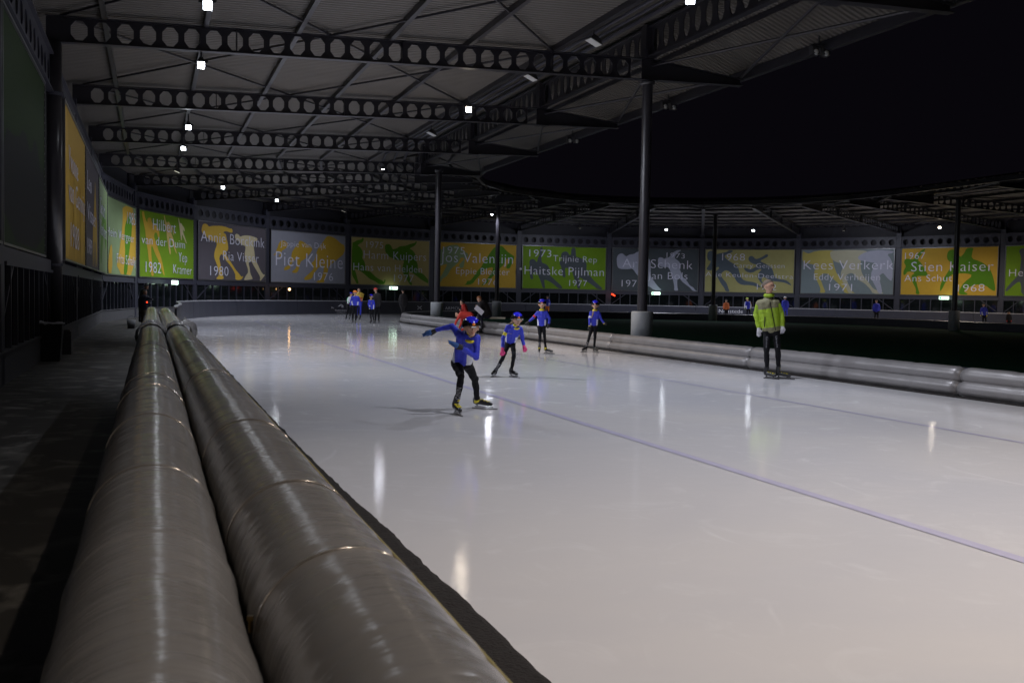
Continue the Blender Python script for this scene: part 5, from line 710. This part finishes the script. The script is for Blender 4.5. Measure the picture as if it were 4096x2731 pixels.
for i, (u, n, z, lab) in enumerate(((21.5, 18.05-1.9, 7.95, 'switched-off twin lamp under the roof edge, top right'), (29.5, 16.2, 7.95, 'switched-off twin lamp at the roof edge right of the tall post'), (37.5, 16.2, 7.95, 'switched-off twin lamp at the roof edge left of the tall post'))):
    q = un(u, n); t = thing('twin_lamp', lab, 'lamp', (q.x, q.y, z), PHI*-1, group='switched-off lamps on the roof edge')
    mb = MB()
    for s in (-1, 1): mb.hexa([(s*.16-.11, -.12, -.10), (s*.16+.11, -.12, -.10), (s*.16+.11, .05, -.14), (s*.16-.11, .05, -.14)], [(s*.16-.08, -.02, .12), (s*.16+.08, -.02, .12), (s*.16+.08, .12, .10), (s*.16-.08, .12, .10)])
    mb.build('housing', M['house'], t)
    for s in (-1, 1): mb = MB(); mb.ball((s*.16, -.09, -.06), .075, sc=(1, .5, 1)); mb.build('reflector', M['unlit'], t, True)
    mb = MB(); mb.box(-.3, .3, .0, .03, .13, .17); mb.box(-.02, .02, 0, .03, .17, .45); mb.build('bracket', M['house'], t)
# waste bin by the round column
q = un(22.7, -2.0); t = thing('waste_bin', 'black waste bin with a crumpled bag, left of the round column', 'bin', (q.x, q.y, -.03), -PHI)
mb = MB(); mb.hexa([(-.2, -.2, 0), (.2, -.2, 0), (.2, .2, 0), (-.2, .2, 0)], [(-.25, -.25, .78), (.25, -.25, .78), (.25, .25, .78), (-.25, .25, .78)]); mb.build('bin_body', M['binm'], t)
mb = MB(); v = [(.27*math.cos(a)+.02*noise.noise(Vector((a*3, 1, 0))), .27*math.sin(a), .79+.05*noise.noise(Vector((a*4, 5, 0)))) for a in [2*math.pi*i/24 for i in range(25)]]; mb.tube(v, .018, 6); mb.build('bag_rim', M['paper'], t, True)
q = un(41.2, -.75); t = thing('bucket', 'small grey bucket on the walkway behind the two leaning men', 'bucket', (q.x, q.y, -.03))
mb = MB(); mb.tube([(0, 0, 0), (0, 0, .34)], [.13, .17], 20); mb.build('bucket_body', M['pedestal'], t, True); mb = MB(); mb.tube([(.17*math.cos(a), .03, .34+.15*math.sin(a)) for a in [math.pi*i/10 for i in range(11)]], .008, 5); mb.build('handle', M['blade'], t)
# ---------------------------------------------------------------- people
def lerp(a, b, t): return a+(b-a)*t
def cap(bm, p, q, r0, r1, seg=12):
    p = Vector(p); q = Vector(q); d = q-p; L = d.length
    if L < 1e-5: d = Vector((0, 0, 1)); L = 1e-5
    z = d/L; x = z.orthogonal().normalized(); y = z.cross(x); rows = []
    for i in range(5): a = -math.pi/2+math.pi/2*i/4; rows.append((p+z*math.sin(a)*r0, math.cos(a)*r0))
    for i in range(5): a = math.pi/2*i/4; rows.append((q+z*math.sin(a)*r1, math.cos(a)*r1))
    vs = []
    for c, r in rows: vs.append([bm.verts.new(c+(x*math.cos(2*math.pi*k/seg)+y*math.sin(2*math.pi*k/seg))*max(r, 1e-4)) for k in range(seg)])
    for i in range(len(vs)-1):
        for k in range(seg): bm.faces.new((vs[i][k], vs[i][(k+1) % seg], vs[i+1][(k+1) % seg], vs[i+1][k]))
    bm.faces.new(vs[0][::-1]); bm.faces.new(vs[-1])
def remesh(caps, vox, smooth=3):
    bm = bmesh.new()
    for c in caps: cap(bm, *c[:4])
    me = bpy.data.meshes.new('tmp'); bm.to_mesh(me); bm.free(); o = bpy.data.objects.new('tmp', me); COL.objects.link(o)
    m = o.modifiers.new('r', 'REMESH'); m.mode = 'VOXEL'; m.voxel_size = vox; m.use_smooth_shade = True
    s = o.modifiers.new('s', 'SMOOTH'); s.factor = .5; s.iterations = smooth
    bpy.context.view_layer.update()
    me2 = bpy.data.meshes.new_from_object(o.evaluated_get(bpy.context.evaluated_depsgraph_get())); bpy.data.objects.remove(o); return me2
def segd(c, p, q, r0, r1):
    d = q-p; t = max(0, min(1, (c-p).dot(d)/max(d.dot(d), 1e-9))); return (c-(p+d*t)).length-(r0+(r1-r0)*t), t
PD = {p[0]: p for p in PEOPLE}
def person(key, label, st, group=None, k=1.0, vox=.016, detail=1, face=(0, -1)):
    _, base, J = PD[key]; J = {a: Vector(b) for a, b in J.items()}
    rz = -math.atan2(base[0], base[1]); t = thing('person', label, 'person', (base[0], base[1], 0), rz, group)
    fw = Vector((face[0], face[1], 0)).normalized(); side = Vector((-fw.y, fw.x, 0))
    hd, nk = J['hd'], J['nk']; H = (J['hl']+J['hr'])/2; S = (J['sl']+J['sr'])/2
    jk = st.get('bulk', 1.0)*k; legk = st.get('leg', 1.0)*k
    up = (S-H).normalized(); caps = []
    def C_(p, q, r0, r1, tg): caps.append((Vector(p), Vector(q), r0, r1, tg))
    hk = st.get('head', 1.0)*(.94 if k < 1 else 1.0)
    C_(J['hl'], J['hr'], .093*legk, .093*legk, 'hip')
    for a, b in (('hl', 'sl'), ('hr', 'sr')):
        C_(lerp(J[a], H, .1)+up*.05, lerp(J[b], S, .38)-up*.03, .092*jk, .090*jk, 'torso')
    C_(H+up*.05, S, .105*jk, .10*jk, 'torso'); C_(lerp(J['sl'], S, .15), lerp(J['sr'], S, .15), .062*jk, .062*jk, 'torso')
    C_(S+up*.03, lerp(nk, hd, .45), .056*k, .048*k, 'neck')
    C_(hd+Vector((0, 0, .018*hk)), hd+Vector((0, 0, .03*hk))+fw*-.012, .088*hk, .086*hk, 'head')
    C_(hd+Vector((0, 0, -.035*hk))+fw*.022, hd+Vector((0, 0, -.070*hk))+fw*.040, .062*hk, .036*hk, 'head')
    if detail:
        C_(hd+fw*.088*hk+Vector((0, 0, -.005)), hd+fw*.102*hk+Vector((0, 0, -.022)), .009, .013, 'head')
        for s in (-1, 1): C_(hd+side*s*.086*hk+Vector((0, 0, .01)), hd+side*s*.090*hk+Vector((0, 0, -.022)), .013, .010, 'head')
    for sfx in 'lr':
        s_, e_, w_, h_ = (J[a+sfx] for a in ('s', 'e', 'w', 't'))
        ak = st.get('sleeve', 1.0)*k
        C_(s_, e_, .050*ak, .042*ak, 'arm'+sfx); C_(e_, w_, .042*ak, .032*ak, 'fore'+sfx)
        d = (h_-w_); L = d.length; d = d.normalized(); gk = st.get('glove', 1.0)*k
        palm = w_+d*min(L, .19*k)*.50; C_(w_, palm, .028*gk, .034*gk, 'hand'+sfx)
        x = d.cross(Vector((0, 1, 0)));  x = x.normalized() if x.length > .1 else Vector((1, 0, 0)); y = d.cross(x)
        if detail:
            fl = [.82, 1.0, .95, .75]
            for i in range(4):
                o = x*(i-1.5)*.017*gk; b0 = palm+o; tip = palm+o*1.3+d*(min(L, .19*k)*.5*fl[i]); mid = lerp(b0, tip, .5)
                C_(b0, mid, .0115*gk, .0105*gk, 'hand'+sfx); C_(mid, tip-y*.012, .0105*gk, .009*gk, 'hand'+sfx)
            C_(w_+d*.03+x*.02, palm+x*.045*gk+d*.015, .013*gk, .011*gk, 'hand'+sfx)
        else: C_(palm, palm+d*min(L, .19*k)*.4, .032*gk, .02*gk, 'hand'+sfx)
        h0, k0, a0 = J['h'+sfx], J['k'+sfx], J['a'+sfx]
        C_(h0, k0, .084*legk, .055*legk, 'thigh'); m = lerp(k0, a0, .35)
        C_(k0, m, .053*legk, .052*legk, 'shin'+sfx); C_(m, a0, .052*legk, .036*legk, 'shin'+sfx)
        C_(a0, J['q'+sfx]+Vector((0, 0, .03)), .038*k, .036*k, 'foot')
    me = remesh(caps, vox, 3 if detail else 2); me.name = 'body'
    keys = []; idx = {}
    def mi(nm):
        if nm not in idx: idx[nm] = len(keys); keys.append(nm); me.materials.append(M[nm])
        return idx[nm]
    me.materials.clear()
    if detail:
        for v in me.vertices:
            if (v.co-hd).length > .17*hk: q = v.co; v.co = q+v.normal*(noise.noise(q*13+Vector((0, 0, base[0])))*.009+noise.noise(q*27)*.004)
    lat = (J['sr']-J['sl']).normalized(); hw = (J['sr']-J['sl']).length/2; TL_ = (S-H).length
    for p in me.polygons:
        c = p.center; best = None
        for cp in caps:
            d, tt = segd(c, cp[0], cp[1], cp[2], cp[3])
            if best is None or d < best[0]: best = (d, tt, cp[4])
        tg, tt = best[2], best[1]; nm = st['top']
        if tg == 'head': nm = st.get('headm', 'skin')
        elif tg == 'neck': nm = 'black' if st.get('collar') == 'lime' and tt < .75 else st.get('collar', 'skin') if st.get('collar') != 'lime' else 'skin'
        elif tg == 'torso':
            h = (c-H).dot(up)/max(TL_, .01); w = abs((c-H).dot(lat))/max(hw, .05)
            if h < st.get('hem', .02): nm = st['leg_m'] if 'hemm' not in st else st['hemm']
            elif 'panel' in st and h < .52 and w > .60+.28*h and (c-H).dot(Vector((0, -1, 0))) > -.04: nm = st['panel']
            elif 'yoke' in st and h > .80: nm = st['yoke']
            elif 'low' in st and h < .14: nm = st['low']
            if 'chest' in st and .55 < h: nm = st['chest']
        elif tg.startswith('arm'):
            nm = st['top']
            if st.get('band') and st['band'][0] == tg[-1] and .50 < tt < .78: nm = st['band'][1]
            if 'yoke' in st and tt < .14: nm = st['yoke']
            if 'armm' in st: nm = st['armm']
        elif tg.startswith('fore'):
            nm = st.get('armm', st['top'])
            if tt > .93 and 'cuff' in st: nm = st['cuff']
        elif tg.startswith('hand'): nm = st.get('hand', 'skin')
        elif tg == 'foot': nm = st.get('sock', 'black')
        else: nm = st['leg_m']
        p.material_index = mi(nm)
    link('body', me, t)
    # boots and blades
    for sfx in 'lr':
        a0, q0, o0 = J['a'+sfx], J['q'+sfx], J['o_' if False else ('or_' if sfx == 'r' else 'ol')]
        q1 = Vector((q0.x, q0.y, max(q0.z, .055+.0))); o1 = Vector((o0.x, o0.y, max(o0.z, .05)))
        dd_ = Vector((o1.x-q1.x, o1.y-q1.y, 0)); L = dd_.length
        FLN = .21*k+.02
        dd_ = dd_.normalized() if L > .01 else Vector((0, -1, 0)); heel = q1.copy(); heel.z = .085; toe = heel+dd_*FLN; toe.z = .07
        bcaps = [(a0+Vector((0, 0, .03)), heel+Vector((0, 0, .035)), .047*k, .045*k), (heel+Vector((0, 0, .01)), lerp(heel, toe, .5)+Vector((0, 0, .015)), .042*k, .040*k), (lerp(heel, toe, .45)+Vector((0, 0, .008)), toe, .040*k, .030*k)]
        bme = remesh(bcaps, .012, 2); bme.name = 'skate_boot'; bme.materials.clear(); bme.materials.append(M[st.get('boot', 'boot')])
        bo = link('skate_boot', bme, t)
        if st.get('laces'):
            mb = MB(); pr = dd_.cross(Vector((0, 0, 1)))
            for i in range(6):
                c = lerp(heel, toe, .28+.11*i)+Vector((0, 0, .052-.004*i)); mb.tube([c-pr*.03-dd_*.01*(-1)**i, c+pr*.03+dd_*.01*(-1)**i], .005, 5)
            mb.build('laces', M[st['laces']], bo)
        if st.get('blade', True):
            mb = MB(); mb.bar(heel-dd_*.05+Vector((0, 0, -.078)), toe+dd_*(.10*k)+Vector((0, 0, -.063)), .006, .02)
            mb.build('blade', M[st.get('bladem', 'blade')], t); mb = MB()
            mb.bar(heel-dd_*.01+Vector((0, 0, -.055)), toe+dd_*.03+Vector((0, 0, -.040)), .016, .016)
            for f in (.1, .8): c = lerp(heel, toe, f); mb.box(c.x-.012, c.x+.012, c.y-.012, c.y+.012, .022, .06)
            mb.build('blade_holder', M[st.get('holder', 'blade')], t)
    # face
    if detail:
        for s in (-1, 1):
            mb = MB(); mb.ball(hd+fw*.080*hk+side*s*.031*hk+Vector((0, 0, .008)), .009, 8, 6, sc=(1, 1, .6)); mb.build('eye', M['eye'], t, True)
        for s in (-1, 1):
            c = hd+fw*.083*hk+side*s*.032*hk+Vector((0, 0, .026)); mb = MB(); mb.bar(c-side*.016, c+side*.016, .008, .006); mb.build('eyebrow', M['hair'], t)
        mb = MB(); mb.ball(hd+fw*.083*hk+Vector((0, 0, -.057*hk)), .016, 8, 6, sc=(1, .6, .38)); mb.build('mouth', M['lip'], t, True)
    # headgear and hair
    def dome(name, mats, r, sc, zoff, lim, tilt=0.0, split=None, seg=24, rings=14, back=0.0):
        mb = MB(); c = hd+Vector((0, 0, zoff))-fw*back; i0 = 0; rot = Matrix.Rotation(tilt, 3, side)
        fr = Matrix((side, fw, Vector((0, 0, 1)))).transposed()
        for i in range(rings+1):
            th = lim*i/rings
            for q in range(seg):
                a = 2*math.pi*q/seg; thf = th*(1-.16*max(0, math.sin(a))*(i/rings))
                v = Vector((r*sc[0]*math.sin(thf)*math.cos(a), r*sc[1]*math.sin(thf)*math.sin(a), r*sc[2]*math.cos(thf)))
                mb.v.append(tuple(c+rot @ (fr @ v)))
        for i in range(rings):
            for q in range(seg):
                a = i*seg+q; b = i*seg+(q+1) % seg; mb.f.append((a, a+seg, b+seg, b)); th = lim*(i+.5)/rings
                aa = 2*math.pi*(q+.5)/seg; m = 0
                if split is not None and th > split-.48*math.cos(2*aa): m = 1
                mb.m.append(m)
        mb.f.append(tuple(rings*seg+q for q in range(seg))); mb.m.append(1 if split is not None else 0)
        return mb.build(name, mats, t, True)
    g = st.get('gear')
    if g == 'helmet':
        dome('helmet', [M['hblue'], M['hblack']], .122*hk, (.98, 1.16, .98), .030, R(104), R(-4), split=1.10, back=.01)
        mb = MB(); mb.ball(hd+fw*.130*hk+Vector((0, 0, .052)), .021, 10, 6, sc=(1, .35, .8)); mb.build('sticker', M['orange'], t, True)
        c = hd+fw*.136*hk+Vector((0, 0, .018)); mb = MB(); mb.bar(c-side*.028, c+side*.028, .006, .014); mb.build('sticker', M['white'], t)
        mb = MB()
        for s in (-1, 1): mb.tube([hd+side*s*.088*hk+Vector((0, 0, .02)), hd+side*s*.074*hk+fw*.02+Vector((0, 0, -.07)), hd+fw*.045+Vector((0, 0, -.108*hk))], .0055, 6)
        mb.build('chin_strap', M['black'], t)
    elif g == 'knit': dome('knit_hat', [M[st['gearm']]], .106*hk, (1, 1.06, 1.12), .022, R(86), R(-6))
    elif g == 'hair': dome('hair', [M[st['gearm']]], .0955*hk, (1, 1.05, 1.02), .018, R(88), R(-24), back=.012)
    if st.get('tail'):
        mb = MB(); a = hd-fw*.07+Vector((0, 0, -.03)); b = Vector(st['tail']); mb.tube([a, lerp(a, hd+b, .5)+Vector((0, 0, .02)), hd+b], [.022, .024, .008], 8); mb.build('ponytail', M['blond'], t, True)
    if st.get('collar') in ('jyellow', 'lime'):
        ax = (hd-nk).normalized(); cx = ax.orthogonal().normalized(); cy = ax.cross(cx); c0 = nk-ax*.012; mb = MB(); cr, ct_ = (.062, .021) if st['collar'] == 'jyellow' else (.070, .036)
        mb.tube([c0+ax*(.028*math.sin(a*1.0)*0)+cx*math.cos(a)*cr*k+cy*math.sin(a)*cr*k for a in [2*math.pi*i/18 for i in range(19)]], ct_*k, 8, caps=False); mb.build('collar', M[st['collar']], t, True)
    # vertical lettering down the shin
    if st.get('shin'):
        sfx, s, w0 = st['shin']; k0, a0 = J['k'+sfx], J['a'+sfx]; d = (a0-k0).normalized(); out = Vector((0, -1, 0)); out = (out-d*out.dot(d)).normalized()
        x = d; yv = out.cross(x); me2 = text_mesh(s, 'lettering', M['white'], .001); xs = [v.co.x for v in me2.vertices]; x0, x1 = min(xs), max(xs)
        Lx = (a0-k0).length*w0
        for v in me2.vertices:
            X, Y, Z = v.co; v.co = lerp(k0, a0, .42)+x*((X-x0)/(x1-x0)*Lx)+yv*(Y-.35)*.062*k/.7+out*(.060*legk-.010*((X-x0)/(x1-x0)))
        link('lettering', me2, t)
    if st.get('chesttxt'):
        s, c1 = st['chesttxt']; me2 = text_mesh(s, 'lettering', M[c1], .001); xs = [v.co.x for v in me2.vertices]; x0, x1 = min(xs), max(xs)
        nrm = lat.cross(up); nrm = nrm if nrm.y < 0 else -nrm
        for v in me2.vertices:
            X, Y, Z = v.co; q = (X-x0)/(x1-x0); v.co = S-up*.10+lat*(-.105+.085*q)+up*(Y*.032)+nrm*(.104*jk)
        link('lettering', me2, t)
    return t, J, fw, side
KID = dict(top='blue', leg_m='black', collar='jyellow', panel='jwhite', gear='helmet', hand='gblack', head=1.06, bulk=.80, leg=.86, sleeve=1.02)
def st(b=None, **k): d = dict(b or {}); d.update(k); return d
t, J, fw, sd = person('boy', 'skater in blue jacket bent forward in the foreground, one arm swung out behind', st(KID, boot='boot', laces='jyellow', sock='jyellow', shin=('l', 'NINO', .52), chesttxt=('NINO', 'jyellow'), gearx=1, bulk=.86, leg=.95), k=.92, vox=.0082, face=(.22, -1))
for sfx in 'lr':     # blue finger parts of the gloves
    w_, h_ = J['w'+sfx], J['t'+sfx]; d = (h_-w_).normalized(); p = w_+d*.10; me = remesh([(p, p+d*.05, .037, .030), (p+d*.04+Vector((0, 0, .015)), p+d*.11+Vector((0, 0, .012)), .014, .010), (p+d*.04-Vector((0, 0, .012)), p+d*.10-Vector((0, 0, .016)), .014, .010)], .008, 2); me.name = 'glove_fingers'; me.materials.clear(); me.materials.append(M['gblue']); link('glove_fingers', me, t)
person('girl2', 'bending girl skater with pink gloves and a yellow armband', st(KID, hand='pink', band=('l', 'jyellow'), glove=1.25, shin=('l', 'NINI', .50), chesttxt=('NINO', 'jyellow'), tail=(-.16, .12, -.10), bulk=.84), k=.86, vox=.0105, face=(.25, -1))
person('girl3', 'standing child skater with a red armband, looking at the camera', st(KID, band=('l', 'redm'), shin=('l', 'NINO', .50), chesttxt=('NINO', 'jyellow'), sock='jyellow', bulk=.80), k=.88, vox=.012, face=(0, -1))
person('girl4', 'standing girl skater with a white armband and long hair, farthest right of the children', st(KID, band=('l', 'jwhite'), shin=('l', 'NI', .34), cuff='jyellow', tail=(-.09, -.09, -.34), bulk=.78), k=.88, vox=.012, face=(-.05, -1))
t, J, fw, sd = person('man', 'grey-haired man in a lime green jacket standing on long speed skates, looking right', st(top='lime', leg_m='black', collar='lime', yoke='taupe', low='taupe', gear='hair', gearm='hair', hand='gwhite', glove=1.1, head=1.20, bulk=1.20, sleeve=1.30, leg=1.04, hem=-.06, bladem='bladeblk', holder='bladeblk', boot='boot', laces='jyellow', sock='jyellow'), k=1.0, vox=.0125, face=(.80, -.6))
S_ = (J['sl']+J['sr'])/2; H_ = (J['hl']+J['hr'])/2
mb = MB(); mb.tube([S_+Vector((.045, -.135, .02)), lerp(S_, H_, .5)+Vector((.065, -.150, 0)), H_+Vector((.075, -.135, .02))], .007, 6); mb.build('zip', M['black'], t)
mb = MB(); mb.bar(lerp(S_, H_, .50)+Vector((-.085, -.137, 0)), lerp(S_, H_, .86)+Vector((-.12, -.130, 0)), .014, .02); mb.build('pocket', M['black'], t)
for sfx, q in (('l', 'Gewest'), ('r', 'Utrecht')):
    h0, k0 = J['h'+sfx], J['k'+sfx]; me2 = text_mesh(q, 'lettering', M['paper'], .001); xs = [v.co.x for v in me2.vertices]; x0, x1 = min(xs), max(xs); d = (k0-h0).normalized()
    for v in me2.vertices: X, Y, Z = v.co; v.co = lerp(h0, k0, .28)+d*((X-x0)/(x1-x0)*.22)+Vector((1, 0, 0))*(Y-.35)*.05+Vector((0, -.083+.02*(X-x0)/(x1-x0), 0))
    link('lettering', me2, t)
GB = 'group of skaters standing at the start of the bend'
person('greenwhite', 'skater in green and white jacket, leftmost of the distant group', st(top='jwhite', armm='green', leg_m='black', gear='helmet', hand='gblack', low='redm', bulk=.86, blade=True), k=.9, vox=.022, detail=0, group=GB)
person('orangehat', 'skater with orange knitted hat and blue-white jacket in the distant group', st(KID, gear='knit', gearm='orange', bulk=1.0, leg=.95), k=1.0, vox=.022, detail=0, group=GB)
person('yellowred', 'tall skater in yellow and orange top with blue trousers behind the orange hat', st(top='ored', chest='yred', leg_m='tblue', gear='hair', gearm='hair', armm='yred', hand='skin', bulk=1.0), k=1.0, vox=.022, detail=0, group=GB)
person('bluehelmet', 'child with blue helmet and long hair beside the tall black-clad adult', st(KID, tail=(.02, -.10, -.36)), k=.88, vox=.022, detail=0, group=GB, face=(.3, -1))
person('redhat', 'tall adult in black with a red knitted hat in the distant group', st(top='coat', leg_m='black', gear='knit', gearm='redm', hand='gblack', bulk=1.1, sleeve=1.15), k=1.0, vox=.022, detail=0, group=GB)
person('blackcoat', 'dark figure in a long black coat standing on the infield behind the cushions', st(top='coat', leg_m='coat', gear='knit', gearm='coat', hand='gblack', bulk=1.35, sleeve=1.3, leg=1.2, hem=-.5, blade=False, headm='skin'), k=1.0, vox=.024, detail=0, face=(0, 1))
GK = 'people busy at the infield cushions'
person('kneel', 'kneeling person in red and black bent over the cushions', st(top='redm', leg_m='redm', collar='coat', armm='redm', gear='hair', gearm='hblack', hand='skin', bulk=1.25, sleeve=1.2, leg=1.1, blade=True), k=1.0, vox=.02, detail=0, face=(-.9, -.3), group=GK)
person('redsit', 'seated person in a red jacket facing left above the kneeling one', st(top='redm', leg_m='jwhite', collar='coat', gear='hair', gearm='coat', hand='skin', bulk=1.1, leg=.9, blade=False), k=1.0, vox=.02, detail=0, face=(-1, -.1), group=GK)
t, J, fw, sd = person('coat', 'ginger-haired person in a wide black coat holding papers', st(top='coat', leg_m='navycoat', collar='khakit', gear='knit', gearm='ginger', hand='skin', bulk=1.5, sleeve=1.3, leg=1.1, blade=False), k=1.0, vox=.02, detail=0, face=(-.5, -1), group=GK)
ph = J['tr']; o = MB(); c = ph+Vector((-.02, -.06, -.08)); o.hexa([c+Vector((-.17, 0, .09)), c+Vector((.12, 0, -.17)), c+Vector((.12, .004, -.17)), c+Vector((-.17, .004, .09))], [c+Vector((-.06, -.02, .24)), c+Vector((.23, -.02, -.01)), c+Vector((.23, -.016, -.01)), c+Vector((-.06, -.016, .24))])
po = o.mesh('paper_sheet', M['paper']); pp = link('paper_sheet', po); pp.matrix_world = t.matrix_world if False else Matrix.Translation((PD['coat'][1][0], PD['coat'][1][1], 0)) @ Matrix.Rotation(-math.atan2(*PD['coat'][1]), 4, 'Z'); tag(pp, 'white sheet of paper held by the person in the black coat', 'paper')
# bench the coat person sits on
q = Vector((PD['coat'][1][0]+.35, PD['coat'][1][1]+.3)); t = thing('low_bench', 'low black bench with a pale edge under the person in the black coat', 'bench', (q.x, q.y, 0), 0)
mb = MB(); mb.box(-.55, 1.5, -.22, .22, .36, .42); mb.box(-.5, 1.45, -.2, .2, .0, .3); mb.build('bench_body', M['binm'], t); mb = MB(); mb.box(-.60, .55, -.26, -.225, .60, .66); mb.box(-.60, .55, -.225, .22, .62, .66); mb.build('pale_edge', M['bench'], t)
person('lean1', 'shorter of two men in dark coats leaning on the crash tube', st(top='navycoat', leg_m='khakit', gear='hair', gearm='hair', armm='navycoat', hand='gwhite', collar='navycoat', bulk=1.45, sleeve=1.3, leg=1.3, blade=False), k=1.0, vox=.02, detail=0, face=(1, -.2))
person('lean2', 'taller man in dark clothes and cap behind the man leaning on the tube', st(top='navycoat', leg_m='coat', gear='knit', gearm='coat', hand='skin', collar='coat', bulk=1.3, sleeve=1.2, leg=1.2, blade=False), k=1.0, vox=.02, detail=0, face=(1, -.3))
e = PD['lean1'][1]; mb = MB(); q = un(38.5, .02); mb.ball((0, 0, 0), .028); o = mb.build('red_tail_light', M['red'], smooth=True); o.location = (e[0]+.55, e[1]-1.0, .98); tag(o, 'small glowing red light on the crash tube beside the leaning men', 'light')
GF = 'skaters on the far side of the bend'
for key, lab, s_ in (('far_a', 'far skater in blue with orange trousers right of the looking child', st(KID, leg_m='orange', gear='knit', gearm='coat', collar='blue', bulk=1.0)),
    ('far_b', 'far skater in an orange-red jacket just right of the slim post', st(top='ored', leg_m='black', gear='knit', gearm='coat', hand='gblack')),
    ('far_c', 'far skater with a yellow helmet and blue-white jacket, left of the man in lime', st(KID, armm='jwhite', gear='knit', gearm='lime', hand='lime', bulk=1.0)),
    ('far_d', 'far skater in blue with a white helmet, right of the man in lime', st(top='blue', leg_m='blue', gear='knit', gearm='paper', hand='gblack', bulk=1.1)),
    ('far_e', 'faint far skater in dark blue below the grey-blue banner', st(top='blue', leg_m='black', gear='knit', gearm='coat', hand='gblack')),
    ('far_f', 'far skater in blue bending right below the orange banner', st(KID, gear='knit', gearm='coat', hand='jyellow', collar='blue')),
    ('far_g', 'crouching far skater with a red glove near the right edge', st(top='coat', leg_m='black', gear='knit', gearm='coat', hand='redm'))):
    person(key, lab, s_, k=1.0, vox=.026, detail=0, group=GF)
